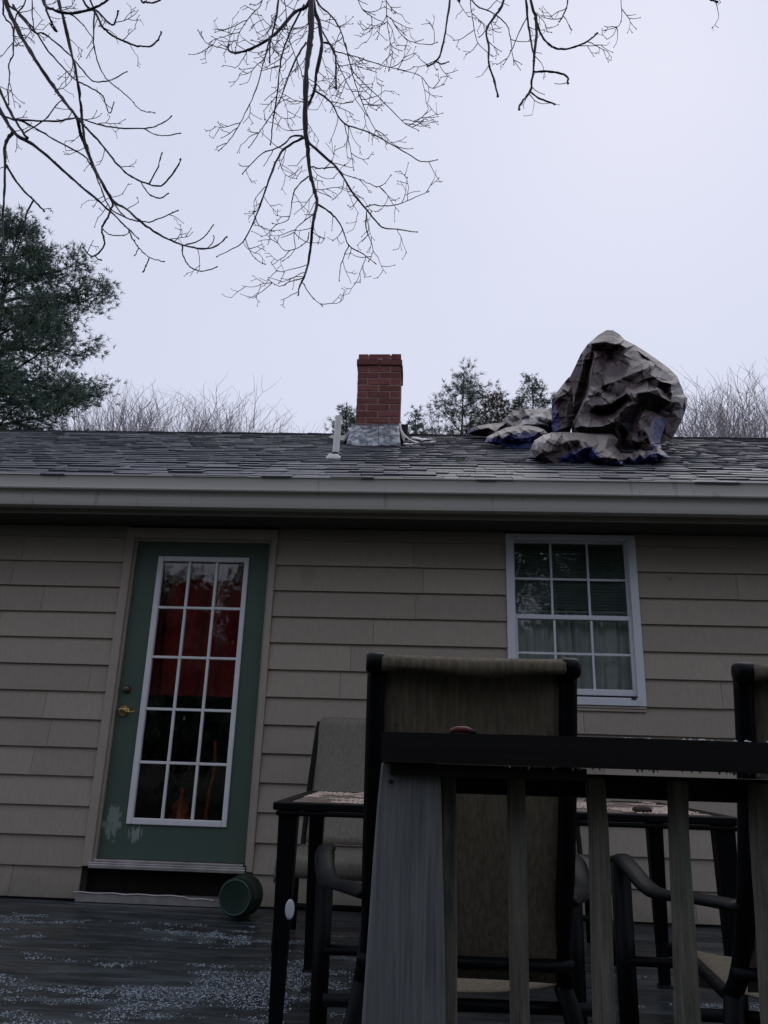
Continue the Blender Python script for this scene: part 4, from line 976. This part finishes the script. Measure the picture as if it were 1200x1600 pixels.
for k, L in enumerate([[(702, 713, 1205), (702, 714, 1330), (703, 716, 1600)], ]):
    pass
bal = [([690, 690, 692, 694], [713, 713, 714, 715]), ([795, 796, 799, 800], [820, 823, 826, 828]), ([919, 926, 929, 933], [945, 952, 958, 963]), ([1050, 1054, 1060, 1064], [1075, 1078, 1088, 1097]), ([1179, 1184, 1194, 1202], [1207, 1212, 1225, 1236]), ([1308, 1316, 1328, 1338], [1336, 1344, 1358, 1372]), ([1437, 1447, 1460, 1472], [1465, 1475, 1490, 1506])]
for a_, c_ in bal:
    tp_ = []
    for xl, xr, yy in zip(a_, c_, (1203, 1300, 1450, 1600)):
        p, q = at(xl, yy, Yb_), at(xr, yy, Yb_); tp_.append(((p.z+q.z)/2, p.x, q.x))
    tp_[0] = (zb-.012, tp_[0][1], tp_[0][2]); z_, xl, xr = tp_[-1]; tp_.append((DZ-.12, xl, xr))
    # densify with slight warp
    T2 = []
    for i in range(len(tp_)-1):
        for k in range(5):
            u = k/5; z_ = tp_[i][0]*(1-u)+tp_[i+1][0]*u; xl = tp_[i][1]*(1-u)+tp_[i+1][1]*u; xr = tp_[i][2]*(1-u)+tp_[i+1][2]*u
            e = .0012*noise.noise(Vector((a_[0], z_*9, 0))); T2.append((z_, xl+e, xr+e*.6))
    T2.append(tp_[-1]); stick('baluster', T2, Yb_, Yb_+.030, 0, 0, M['baluster'])
b = MB(); q = at(619, 1143, 1.09); b.tube([(q.x, 1.09, za-.01), (q.x+.0005, 1.09, za+.0115)], .0011, 6); b.lathe((q.x+.0005, 1.09, za+.0115), [(0, .001), (.0028, .001), (.0028, -.0005)], 8); b.build('nail', M['ridge'], capo)
# drops of water under the cap and wet line on its top
b = MB()
for i in range(46):
    x = random.uniform(.1, .62); r_ = random.uniform(.0009, .0022); b.lathe((x, 1.022+random.uniform(0, .02), zb-.0002), [(r_, 0), (r_*.9, -r_*.8), (r_*.4, -r_*1.7), (0, -r_*1.9)], 8)
    x = random.uniform(.26, .62); b.lathe((x, 1.021+random.uniform(0, .01), za+.0008), [(r_*1.6, 0), (r_*1.1, r_*.7), (0, r_)], 8)
wt = NT('water_drop'); wt.b.inputs['Transmission Weight'].default_value = .8; wt.b.inputs['IOR'].default_value = 1.33
o = b.build('water_drops', wt.set((.8, .85, .9), .05, .6), capo, smooth=True, kind='stuff')
b = MB(); q = at(722, 1143, 1.06); b.tube([(q.x-.016, 1.06, za+.004), (q.x-.008, 1.06, za+.0065), (q.x+.006, 1.062, za+.0065), (q.x+.016, 1.06, za+.004)], [.003, .0048, .0048, .003], 8); b.tube([(q.x+.010, 1.06, za+.005), (q.x+.019, 1.06, za+.004)], .0035, 6, mi=1)
tag(b.build('plastic_clip', [M['redbit'], M['ridge']], smooth=True), 'small dull red plastic clip lying on the railing cap', 'clip')

# ------------------------------------------------------------------ green pot on its side
c = at(366, 1411, 4.62); ax = Vector((-.12, -1, .06)).normalized(); rr = .100
b = MB(); bk = c-ax*.20; b.lathe(c, [(0, -.003), (rr*.80, -.003), (rr*.86, -.002), (rr*.90, .0), (rr*.93, -.004), (rr, -.02), (rr*1.02, -.05), (rr*1.04, -.14), (rr*1.10, -.15), (rr*1.10, -.17), (rr*1.0, -.17), (rr*.96, -.14), (rr*.9, -.03), (0, -.025)], 40, ax)
pot = b.build('bucket', M['greenpot'], smooth=True); tag(pot, 'round dark green plastic bucket lying on its side by the doorstep', 'bucket')
low = min(v.co.z for v in pot.data.vertices); pot.location.z = DZ+.002-low
b = MB(); b.lathe(c+ax*.001, [(rr*.84, -.002), (rr*.87, .0025), (rr*.90, -.002)], 40, ax); o = b.build('base_ring', simple('green_edge', (.03, .08, .055), .4, .4), pot, smooth=True)

# ------------------------------------------------------------------ ice pellets on the deck
P = []
rs = np.random.RandomState(5)
while len(P) < 70000:
    x = rs.uniform(-3.4, 2.6); y_ = 1.3+3.45*rs.rand()
    v = noise.noise(Vector((x*1.1, y_*3.2, 7)))+.55*noise.noise(Vector((x*3.5, y_*11, 2)))+.35*noise.noise(Vector((x*11, y_*16, 5)))
    if y_ > 4.55: v -= (y_-4.55)*4
    if y_ < 3.75: v += .16
    if x > -.45: v -= .28
    if v > .10+.35*rs.rand():
        if abs(((y_-1.0+.07125) % .1425)-.0) < .006: continue
        P.append((x, y_, DZ+.0015))
tag(pellets('ice_pellets', np.array(P), .0033, M['ice'], None, seed=8), 'half melted ice pellets scattered in patches over the dark deck', 'ice')

# ------------------------------------------------------------------ trees
def pine(name, x, y_, h, prof, label, mat, seed, dens=1, nl=.11, nw=.012, limbs=70, zmin=2.0, group=None, tuft=.5, lean=0, cat='tree', blades=9):
    rs = np.random.RandomState(seed); root = empty(name, (x, y_, 0), label=label, cat=cat, group=group)
    b = MB(); tpts = [(x+lean*u*u+.05*math.sin(u*9+seed), y_, h*u) for u in np.linspace(0, 1, 14)]
    b.tube(tpts, [max(.012, .011*h*(1-u)+.01) for u in np.linspace(0, 1, 14)], 7)
    C_, Dr = [], []
    for k in range(limbs):
        u = (k+rs.rand())/limbs; z = zmin+(h-zmin)*u; Rr = prof(z)*(.6+.5*rs.rand())
        if Rr < .05: continue
        a = k*2.4+rs.rand()*.8; tx = np.interp(z, [p[2] for p in tpts], [p[0] for p in tpts])
        d = np.array([math.cos(a), math.sin(a), 0]); rise = .10+.35*u+rs.uniform(-.12, .12)
        pts = []; n = 8
        for i in range(n+1):
            s = i/n; pts.append(np.array([tx, y_, z])+d*Rr*s+np.array([0, 0, Rr*(rise*s-.22*s*s+.22*s**3)])+rs.uniform(-.02, .02, 3)*Rr)
        b.tube([tuple(p) for p in pts], [max(.005, .018*Rr*(1-.85*i/n)) for i in range(n+1)], 4, cap=False)
        nt_ = int(dens*22*Rr/tuft*.5)+4
        for _ in range(nt_):
            s = .22+.78*rs.rand()**.7; i = min(int(s*n), n-1); p = pts[i]*(1-(s*n-i))+pts[i+1]*(s*n-i)
            spread = (.16+.20*(1-abs(s-.6)))*Rr*.8+.05; side = np.array([-d[1], d[0], 0])
            off = side*rs.uniform(-1, 1)*spread+np.array([0, 0, rs.uniform(-.25, .75)*spread*.55]); q = p+off
            dd = d*.5+side*np.sign(off@side)*.5+np.array([0, 0, .7*rs.rand()]); dd /= np.linalg.norm(dd)
            if rs.rand() < .30: b.tube([tuple(p), tuple(p+off*.9)], .006, 3, cap=False)
            for kk in range(rs.randint(2, 4)):
                C_.append(q+rs.normal(0, nl*.8, 3)); Dr.append(dd+rs.normal(0, .35, 3))
    b.build('trunk', M['bark'], root)
    C_ = np.array(C_); Dr = np.array(Dr); Dr /= np.linalg.norm(Dr, axis=1)[:, None]; N = len(C_); nb_ = blades
    dirs = Dr[:, None]*.9+rs.normal(0, .55, (N, nb_, 3)); dirs /= np.linalg.norm(dirs, axis=2)[..., None]
    L = nl*(.6+.7*rs.rand(N, nb_, 1)); sd = np.cross(dirs, rs.normal(0, 1, (N, nb_, 3))); sd /= np.linalg.norm(sd, axis=2)[..., None]
    c0 = C_[:, None]+rs.normal(0, nl*.12, (N, nb_, 3)); A = c0-sd*nw/2; B = c0+sd*nw/2; T_ = c0+dirs*L
    V = np.stack([A, B, T_], 2).reshape(-1, 3); Fc = np.arange(len(V)).reshape(-1, 3)
    tone = np.repeat(np.clip(.45+.35*np.array([noise.noise(Vector(c*1.1)) for c in C_])*1.4+rs.normal(0, .16, N), 0, 1), nb_)
    me = np_mesh('crown', V, Fc, mat, tone); put(bpy.data.objects.new('crown', me), root)
    return root
def bare(name, x, y_, h, label, seed, mat=None, spread=.5, group=None, r0=.012, depth=4, n0=19, zlo=.32):
    rs = np.random.RandomState(seed); root = empty(name, (x, y_, 0), label=label, cat='tree', group=group); b = MB(); t_ = MB()
    P = [Vector((x+.02*h*noise.noise(Vector((u*3, seed, 0))), y_, h*.62*u)) for u in np.linspace(0, 1, 8)]; b.tube(P, [h*r0*(1-.5*u) for u in np.linspace(0, 1, 8)], 7)
    zcap = [h*1.75]
    def grow(p, d, L, r, lv):
        pts = [p]; n = 4; q = p.copy(); dd = d.copy(); tips = []
        for i in range(n):
            dd = (dd+Vector(rs.normal(0, .12, 3))+Vector((0, 0, .12))).normalized(); q = q+dd*(L/n); pts.append(q.copy())
            if lv < depth and i >= 0:
                for _ in range(1 if rs.rand() < .85 else 2):
                    a = dd.orthogonal().normalized(); a.rotate(Matrix.Rotation(rs.rand()*6.28, 3, dd)); ang = .35+.35*rs.rand()
                    grow(q.copy(), (dd*math.cos(ang)+a*math.sin(ang)).normalized(), L*(.5+.25*rs.rand()), r*.55, lv+1)
        if max(q_.z for q_ in pts) > zcap[0]: return
        (b if lv <= 1 else t_).tube(pts, [max(.0045, r*(1-.6*i/n)) for i in range(n+1)], 3 if lv > 1 else 5, cap=False)
    for k in range(n0):
        u = zlo+(1-zlo)*k/(n0-1); a = k*2.4+rs.rand(); p = P[min(7, int(u*7))]; up = .9+.9*u
        grow(p.copy(), Vector((math.cos(a)*spread, math.sin(a)*spread, up)).normalized(), h*(.50-.14*u), h*r0*.35, 1)
    kz = h/float(np.percentile([v[2] for v in t_.v], 98))
    for B_ in (b, t_):
        B_.v = [(x+(v[0]-x)*kz, y_+(v[1]-y_)*kz*.45, (lambda z: z if z < h*.97 else h*.97+(z-h*.97)*.5)(v[2]*kz)) for v in B_.v]
    b.build('trunk', mat or M['hazed_bark'], root); t_.build('crown', mat or M['hazed_bark'], root)
    return root
# big white pine on the left: profile from the outline
PY = 15.0
def px_at(px, py): q = at(px, py, PY); return q
ax_x = px_at(2, 500).x
outl = [(352, 14), (372, 60), (395, 88), (412, 100), (440, 122), (465, 150), (490, 160), (520, 152), (545, 152), (575, 165), (600, 180), (625, 176), (650, 172), (670, 172)]
zz_ = [px_at(p[1], p[0]).z for p in outl][::-1]; rr_ = [px_at(p[1], p[0]).x-ax_x for p in outl][::-1]
pprof = lambda z: float(np.interp(z, zz_, rr_)) if z > zz_[0] else rr_[0]
pine('pine_tree', ax_x, PY, zz_[-1]+.2, pprof, 'tall dark green white pine rising behind the left end of the roof', M['pine'], 3, dens=2.2, nl=.13, nw=.016, limbs=88, zmin=5.5, tuft=.5)
# smaller pines behind the ridge
def small_pine(px, pytop, Y, rpx, seed, label, mat, dens=1.3, limbs=46, name='pine_tree', nl=.13):
    top = at(px, pytop, Y); rw = rpx*Y/F_PX; h = top.z
    pr_ = lambda z: rw*min(1, max(.10, (h-z)/(rw*1.5))**.8)
    return pine(name, top.x, Y, h, pr_, label, mat, seed, dens=dens, nl=nl, nw=.017, limbs=limbs, zmin=h-rw*3.6, tuft=.45)
small_pine(722, 582, 21, 92, 11, 'thin airy young pine behind the ridge between chimney and tarp', M['pine2'], .55, 50, nl=.17)
small_pine(829, 592, 23, 66, 12, 'dense small pine poking up just left of the tarp peak', M['pine2'], 1.0, 36)
small_pine(541, 640, 20, 34, 13, 'small pine tip showing behind the vent pipe left of the chimney', M['pine2'], .9, 26)
small_pine(778, 616, 19, 62, 14, 'russet brown bushy conifer between the two young pines', M['brownleaf'], .9, 40, 'conifer')
small_pine(652, 645, 22, 30, 15, 'short sparse pine just right of the chimney flashing', M['pine2'], .35, 24)
bts = [(262, 598, 26, 21, .55), (205, 618, 26, 22, .6), (318, 618, 28, 23, .6), (362, 630, 28, 24, .5), (402, 648, 30, 25, .6), (235, 612, 30, 31, .6), (1098, 592, 25, 26, .55), (1150, 600, 26, 27, .6), (1196, 572, 24, 28, .6), (1070, 620, 27, 29, .5), (1125, 612, 29, 32, .6), (690, 632, 29, 33, .5), (160, 630, 27, 34, .6)]
bl_labels = ['tallest bare grey tree behind the ridge between the pine and the chimney', 'bare grey tree just right of the big pine', 'bare tree in the middle of the row left of the chimney', 'low bare tree right of the middle of the left row', 'lowest bare tree at the right end of the left row', 'thin bare tree between the big pine and the tallest bare tree', 'bare grey tree just right of the tarp', 'bare tree in the middle of the row right of the tarp', 'tall bare tree at the right edge of the picture', 'small bare tree against the right flank of the tarp', 'faint bare tree behind the row right of the tarp', 'faint bare tree between the chimney and the thin young pine', 'bare tree mostly hidden by the lower branches of the big pine']
for (px, py, Y, sd, sp), lb in zip(bts, bl_labels):
    q = at(px, py, Y); bare('bare_tree', q.x, Y, q.z*.96, lb, sd, spread=sp, group='bare trees beyond the roof ridge')
# trees behind the camera, seen only as reflections in the glass
for i, (x, y_, h, rw) in enumerate([(-9.6, -9, 10, 2.6), (-2.9, -13, 11, 2.2), (.6, -11, 10, 2.4), (4.6, -12, 12.5, 2.6), (-6.7, -11, 5.7, 2.4), (-4.9, -14.5, 9, 2.0), (-2, -15, 10, 3.0), (-12, -14, 12, 3.4), (2.6, -16, 6, 2.6), (13, -15, 12, 3.4), (9.5, -10, 11, 3.0), (-1.6, -20, 15, 3.2), (7, -19, 10, 3.4)]):
    pine('pine_tree', x, y_, h, (lambda z, h=h, rw=rw: rw*min(1, max(.08, (h-z)/(rw*2.2)))), 'dark evergreen across the yard, showing only as a reflection in the window panes', M['pine'], 50+i, dens=(.45 if i == 3 else .8 if i in (2, 5) else 2.0), nl=.40, nw=.10, limbs=60, zmin=1.5, group='evergreens across the yard', tuft=.9, blades=6)

# ------------------------------------------------------------------ overhanging bare branches
def branch_set(root, lines, Y0, seed, twig_d, twig_len, r_min=.5, top_ext=140):
    rs = np.random.RandomState(seed)
    for ln in lines:
        w0, w1 = ln[0]; pts = ln[1]; Y = Y0+rs.uniform(-.5, .5) if len(ln) < 3 else Y0+ln[2]
        pts = [np.array(p, float) for p in pts]
        if pts[0][1] <= 6 and pts[0][1] > -20:
            d = pts[0]-pts[1]; d = d/np.linalg.norm(d); d = d*.5+np.array([0, -.9]); pts = [pts[0]+d*top_ext*1.1, pts[0]+d*top_ext*.5]+pts; w0 = w0*1.15
        P3 = [Vector((p[0], p[1], Y+.12*i*(.5-rs.rand()))) for i, p in enumerate(pts)]
        for i in range(1, len(P3)): P3[i].z = P3[i-1].z*.8+P3[i].z*.2
        SP = smooth_path(P3, 5); n = len(SP); b = MB(); tw = MB()
        jit = [Vector((rs.normal(0, .35), rs.normal(0, .35), 0)) for _ in SP]
        W = [(w0+(w1-w0)*(i/(n-1))**.8) for i in range(n)]
        wp = [at(p.x+j.x, p.y+j.y, p.z) for p, j in zip(SP, jit)]
        sc = [(q-CAM).dot(f0)/F_PX for q in wp]
        b.tube(wp, [max(r_min, w_/2*(1+.18*rs.randn()*.6))*s_ for w_, s_ in zip(W, sc)], 6 if w0 > 2 else 5)
        # bud at the tip
        tip = wp[-1]; dr = (wp[-1]-wp[-2]).normalized(); s_ = sc[-1]
        b.tube([tip-dr*s_*.5, tip+dr*s_*1.2, tip+dr*s_*3.2], [s_*w1*.5, s_*max(1.1, w1*.75), s_*.4], 6)
        for i in range(3, n-1, 3):
            if rs.rand() < .35:
                sd = (wp[i+1]-wp[i]).normalized().cross(f0)*(1 if rs.rand() < .5 else -1); rr = sc[i]
                b.tube([wp[i], wp[i]+sd*rr*(W[i]*.5+1.2)], [rr*1.1, rr*.6], 5)
        def twig(p, ang, L, w_, lv):
            nseg = max(3, int(L/6)); q = np.array([p.x, p.y]); yy = p.z; pts_ = [(q.copy(), yy)]; a = ang; curl = rs.uniform(-.10, .10)
            for k in range(nseg):
                # tips of the twigs turn upward (angle -pi/2 is up in the picture)
                diff = math.atan2(math.sin(-math.pi/2-a), math.cos(-math.pi/2-a))
                a += curl+rs.normal(0, .16)+(.22*np.sign(diff)*(k/nseg)**2*min(1, abs(diff)))
                q = q+np.array([math.cos(a), math.sin(a)])*L/nseg; yy += rs.normal(0, .02); pts_.append((q.copy(), yy))
                if lv < 2 and k >= 1 and rs.rand() < (.42 if lv == 0 else .40):
                    twig(Vector((q[0], q[1], yy)), a+rs.choice([-1, 1])*rs.uniform(.5, 1.1), L*rs.uniform(.28, .6), w_*.8, lv+1)
            w3 = [at(c[0], c[1], yv) for c, yv in pts_]; ss = [(v-CAM).dot(f0)/F_PX for v in w3]; m_ = len(w3)
            tw.tube(w3, [max(.36, w_/2*(1-.45*i/m_))*s1 for i, s1 in enumerate(ss)], 4, cap=False)
            if rs.rand() < .8:
                e, d_ = w3[-1], (w3[-1]-w3[-2]).normalized(); s1 = ss[-1]; tw.tube([e-d_*s1*.4, e+d_*s1, e+d_*s1*2.4], [.4*s1, .8*s1, .25*s1], 4)
        tot = sum((Vector((SP[i+1].x-SP[i].x, SP[i+1].y-SP[i].y))).length for i in range(n-1)); m_ = int(tot*twig_d)
        for _ in range(m_):
            i = rs.randint(2, n-1); p = SP[i]
            if p.y < -90: continue
            d = SP[i]-SP[i-1]; ang = math.atan2(d.y, d.x)+rs.choice([-1, 1])*rs.uniform(.45, 1.15)
            twig(p, ang, twig_len*rs.uniform(.35, 1.3), 1.35, 0)
        lb = b.build('limb', M['twig'], root, smooth=True)
        if tw.v: tw.build('twigs', M['twig'], lb, kind='stuff')
LEFT = [
 ((7, 2.2), [(8, 0), (25, 40), (42, 72), (58, 98), (82, 133), (100, 158), (120, 184), (128, 215), (145, 258), (162, 290), (178, 315), (198, 327), (218, 345), (245, 364), (268, 376), (290, 384), (320, 389), (340, 383), (354, 370)], 0),
 ((2.6, 1.6), [(285, 383), (286, 398), (296, 416), (315, 424), (338, 418)], 0), ((2.2, 1.6), [(290, 382), (306, 378), (320, 369), (333, 352)], 0), ((1.8, 1.3), [(322, 389), (331, 381), (335, 370)], 0),
 ((7.5, 2), [(-40, 120), (-10, 155), (20, 205), (50, 225), (80, 249), (110, 277), (147, 308), (172, 330), (200, 357), (216, 372)], .1),
 ((2.4, 1.5), [(200, 357), (207, 373), (217, 387), (233, 402), (255, 409)], .1), ((2, 2), [(233, 402), (229, 413), (225, 424)], .1), ((1.8, 1.3), [(217, 387), (214, 393), (212, 398)], .1),
 ((5, 4), [(-20, 100), (0, 142), (20, 182), (42, 215)], .1),
 ((5.2, 3), [(92, 0), (99, 28), (108, 68), (118, 108), (125, 155), (128, 185), (133, 222), (146, 258), (160, 288), (176, 316)], -.1),
 ((3.4, 2.2), [(177, 318), (168, 340), (159, 357), (162, 372), (163, 384), (148, 400), (138, 397), (131, 388)], -.1), ((2, 2.2), [(149, 399), (152, 404), (157, 406)], -.1),
 ((3.2, 1.6), [(10, 0), (30, 20), (55, 48), (72, 75), (92, 98), (118, 125), (140, 136), (160, 150), (168, 172), (173, 176), (178, 160)]),
 ((3.2, 1.8), [(20, 8), (40, 35), (55, 51), (67, 52), (85, 65), (110, 87), (128, 108), (145, 126), (165, 127), (180, 122), (197, 112)]),
 ((4.2, 3.2), [(66, 0), (82, 15), (107, 21), (130, 18), (148, 12), (165, 3), (172, -8)]), ((3.6, 2.6), [(70, 0), (76, 25), (84, 40), (88, 50), (80, 40)]),
 ((3.8, 2.4), [(130, 0), (148, 18), (160, 42), (175, 55), (195, 65), (215, 72), (235, 72), (247, 62), (252, 51)]), ((3, 2.6), [(141, 0), (155, 20), (170, 36), (178, 38), (182, 28), (184, 18)]),
 ((2.6, 1.2), [(148, 15), (146, 60), (150, 88), (162, 117), (180, 135), (202, 153), (220, 172), (240, 176)]), ((2.4, 1.5), [(110, 22), (127, 35), (145, 60)]),
 ((2.8, 1.8), [(5, 0), (6, 25), (19, 40), (21, 60), (20, 87), (14, 100), (15, 125), (12, 140), (14, 162)]),
 ((3.4, 1.8), [(-10, 172), (15, 185), (50, 188), (90, 189), (120, 184), (140, 190), (175, 199), (225, 201), (252, 193), (268, 182)], 0), ((1.9, 1.5), [(225, 201), (240, 209), (257, 212), (281, 208)], 0),
 ((6, 2.2), [(20, 207), (8, 226), (8, 260), (7, 300), (4, 350), (7, 400)], 0), ((4, 2.6), [(10, 258), (30, 290), (53, 313), (68, 329)], 0), ((3, 1.8), [(52, 314), (42, 333), (37, 360), (27, 390), (13, 420)], 0),
 ((2.8, 2), [(30, 188), (55, 200), (83, 217), (130, 243), (147, 267), (157, 293), (172, 325), (196, 340)]),
 ((3.6, 2.4), [(120, 184), (140, 205), (160, 227), (180, 253), (200, 272), (227, 286), (252, 290), (270, 271), (282, 250)], -.1), ((2.2, 1.8), [(233, 287), (245, 265), (253, 240)], -.1), ((2.2, 1.8), [(219, 283), (233, 303), (250, 310), (261, 303)], -.1),
 ((2.4, 1.6), [(178, 318), (197, 340), (227, 347), (253, 340), (277, 329)]), ((1.8, 1.4), [(160, 357), (173, 367), (197, 367), (202, 358)]),
 ((2.2, 1.6), [(37, 208), (70, 187), (85, 168), (97, 157), (108, 166)]), ((2.4, 1.4), [(50, 0), (51, 30), (54, 48)]), ((2.6, 1.4), [(40, 0), (26, 22), (22, 55), (26, 68), (34, 72)])]
MID = [
 ((11, 2), [(486, 0), (486, 50), (482, 83), (478, 133), (477, 200), (481, 233), (485, 273), (492, 300), (495, 317), (490, 347), (485, 387), (481, 413), (475, 433), (468, 447), (466, 460)], 0),
 ((7.5, 4), [(490, 5), (500, 40), (502, 77), (494, 117), (491, 143), (480, 167)], .05),
 ((5.5, 3), [(484, 2), (460, 20), (433, 50), (410, 67), (387, 78), (367, 83), (357, 78), (357, 71)], 0), ((1.4, 1), [(357, 78), (335, 72), (320, 65), (310, 48)], 0),
 ((3.4, 1.8), [(475, 7), (457, 43), (443, 77), (437, 110), (432, 157), (427, 187), (423, 225)]), ((3.2, 1.2), [(478, 67), (460, 97), (447, 130), (437, 157), (410, 200), (390, 230)]),
 ((3.4, 2.4), [(435, 0), (428, 43), (422, 67), (422, 97)]), ((2.2, 1), [(421, 60), (413, 93), (400, 140), (383, 177), (363, 213), (343, 235)]),
 ((3.2, 1), [(495, 0), (513, 20), (530, 43), (543, 83), (553, 123), (567, 163), (583, 197), (603, 223)]), ((2.8, 1), [(497, 37), (517, 73), (533, 110), (553, 150), (573, 180)]),
 ((3.2, 2.8), [(503, 67), (514, 68), (522, 80), (525, 100), (525, 137)]), ((1.8, 1), [(523, 80), (560, 90), (600, 103), (653, 117), (673, 137), (693, 132)]),
 ((2, 1), [(540, 67), (553, 113), (600, 160), (633, 193), (653, 203)]), ((3.2, 1.2), [(493, 142), (517, 160), (537, 192), (577, 207), (620, 230), (658, 252), (682, 250)]), ((1.5, 1), [(537, 192), (545, 220), (553, 265)]),
 ((4.8, 1.4), [(482, 223), (513, 250), (530, 267), (550, 300), (573, 328), (597, 355), (620, 358), (650, 363)], 0), ((2.2, 1), [(483, 260), (503, 263), (523, 262), (537, 272), (567, 282), (593, 292), (610, 275)]),
 ((2.3, 1), [(572, 323), (583, 320), (600, 322), (627, 318), (650, 307), (668, 300)]), ((2, 1), [(573, 330), (572, 357), (583, 387), (577, 407)]),
 ((3.4, 1.2), [(497, 320), (517, 333), (533, 353), (545, 383), (567, 397), (587, 412)], 0), ((1.7, 1), [(545, 383), (533, 413), (530, 437)]),
 ((4.2, 1.2), [(475, 215), (447, 230), (433, 250), (417, 290), (403, 330), (383, 373), (367, 387), (340, 400)], 0), ((1.5, 1), [(383, 373), (395, 400), (413, 413)]),
 ((3.2, 1.2), [(473, 213), (457, 213), (437, 230), (410, 240), (380, 270)]), ((2.4, 1), [(482, 275), (463, 293), (457, 310), (450, 343), (427, 350)]),
 ((1.8, 1), [(493, 333), (473, 347), (460, 363), (460, 390), (443, 407)]), ((1.8, 1), [(483, 363), (477, 380), (447, 392), (430, 373)]), ((1.8, 1), [(475, 435), (453, 440), (437, 447), (420, 438)]), ((1.8, 1), [(473, 442), (487, 463), (503, 477)]),
 ((2.2, 1), [(410, 0), (395, 20), (375, 50), (368, 78)]), ((1.6, 1), [(603, 0), (607, 50), (613, 83), (608, 110)]), ((1.4, 1), [(610, 27), (633, 60), (667, 70), (682, 67)]), ((2, 1), [(445, 0), (452, 60), (470, 110), (476, 140)]), ((1.5, 1), [(560, 0), (575, 22), (600, 36)])]
RIGHT = [
 ((3.4, 2.6), [(703, 0), (697, 40), (690, 80), (680, 97), (668, 103)], 0), ((2.4, 1.6), [(680, 96), (690, 100), (699, 97)], 0), ((1.6, 1.1), [(735, 0), (740, 40), (747, 67), (767, 87)]), ((2.2, 1.1), [(737, 0), (767, 18), (790, 37), (797, 57), (800, 80), (803, 100)]),
 ((3.8, 3.2), [(787, 0), (773, 25), (760, 47), (764, 75), (763, 97), (771, 122), (778, 150)], 0), ((1.8, 1.2), [(760, 47), (750, 57)], 0), ((4.2, 3), [(822, 0), (827, 50), (834, 85)], 0), ((4.6, 3), [(829, 0), (838, 33), (835, 87), (832, 120), (828, 143), (818, 156), (810, 170)], 0), ((2.8, 2.4), [(828, 143), (845, 155), (866, 162)], 0),
 ((3.6, 2.8), [(834, 112), (855, 112), (875, 114), (887, 121), (887, 130)], 0), ((3.6, 2.6), [(836, 28), (847, 57), (867, 75), (893, 75), (917, 65), (932, 52)], 0), ((2.4, 1.8), [(887, 0), (883, 17), (875, 33)]), ((2, 1.1), [(823, 27), (807, 60), (797, 83), (787, 100)]),
 ((1.3, 1), [(970, 0), (972, 20), (967, 40), (947, 47)]), ((3, 2.6), [(720, -6), (716, 0)]), ((3.5, 3), [(1106, -12), (1114, 0), (1119, 3)])]
LEFT.append(((3, 2.4), [(219, -4), (228, 3), (240, 4), (250, 0), (253, -6)], 0))
rb = empty('bare_branch', at(40, -100, 4.0), label='thick bare dark branches sweeping down from the top left corner over the roof', cat='branch')
branch_set(rb, LEFT, 4.0, 101, .011, 34)
rb = empty('bare_branch', at(486, -100, 5.6), label='drooping bare branch with a dense fan of fine twigs hanging from the top middle', cat='branch')
branch_set(rb, MID, 5.6, 102, .034, 40)
rb = empty('bare_branch', at(830, -100, 4.0), label='short bare branch tips with blunt buds hanging right of the middle at the top', cat='branch')
branch_set(rb, RIGHT, 4.0, 103, .016, 34)
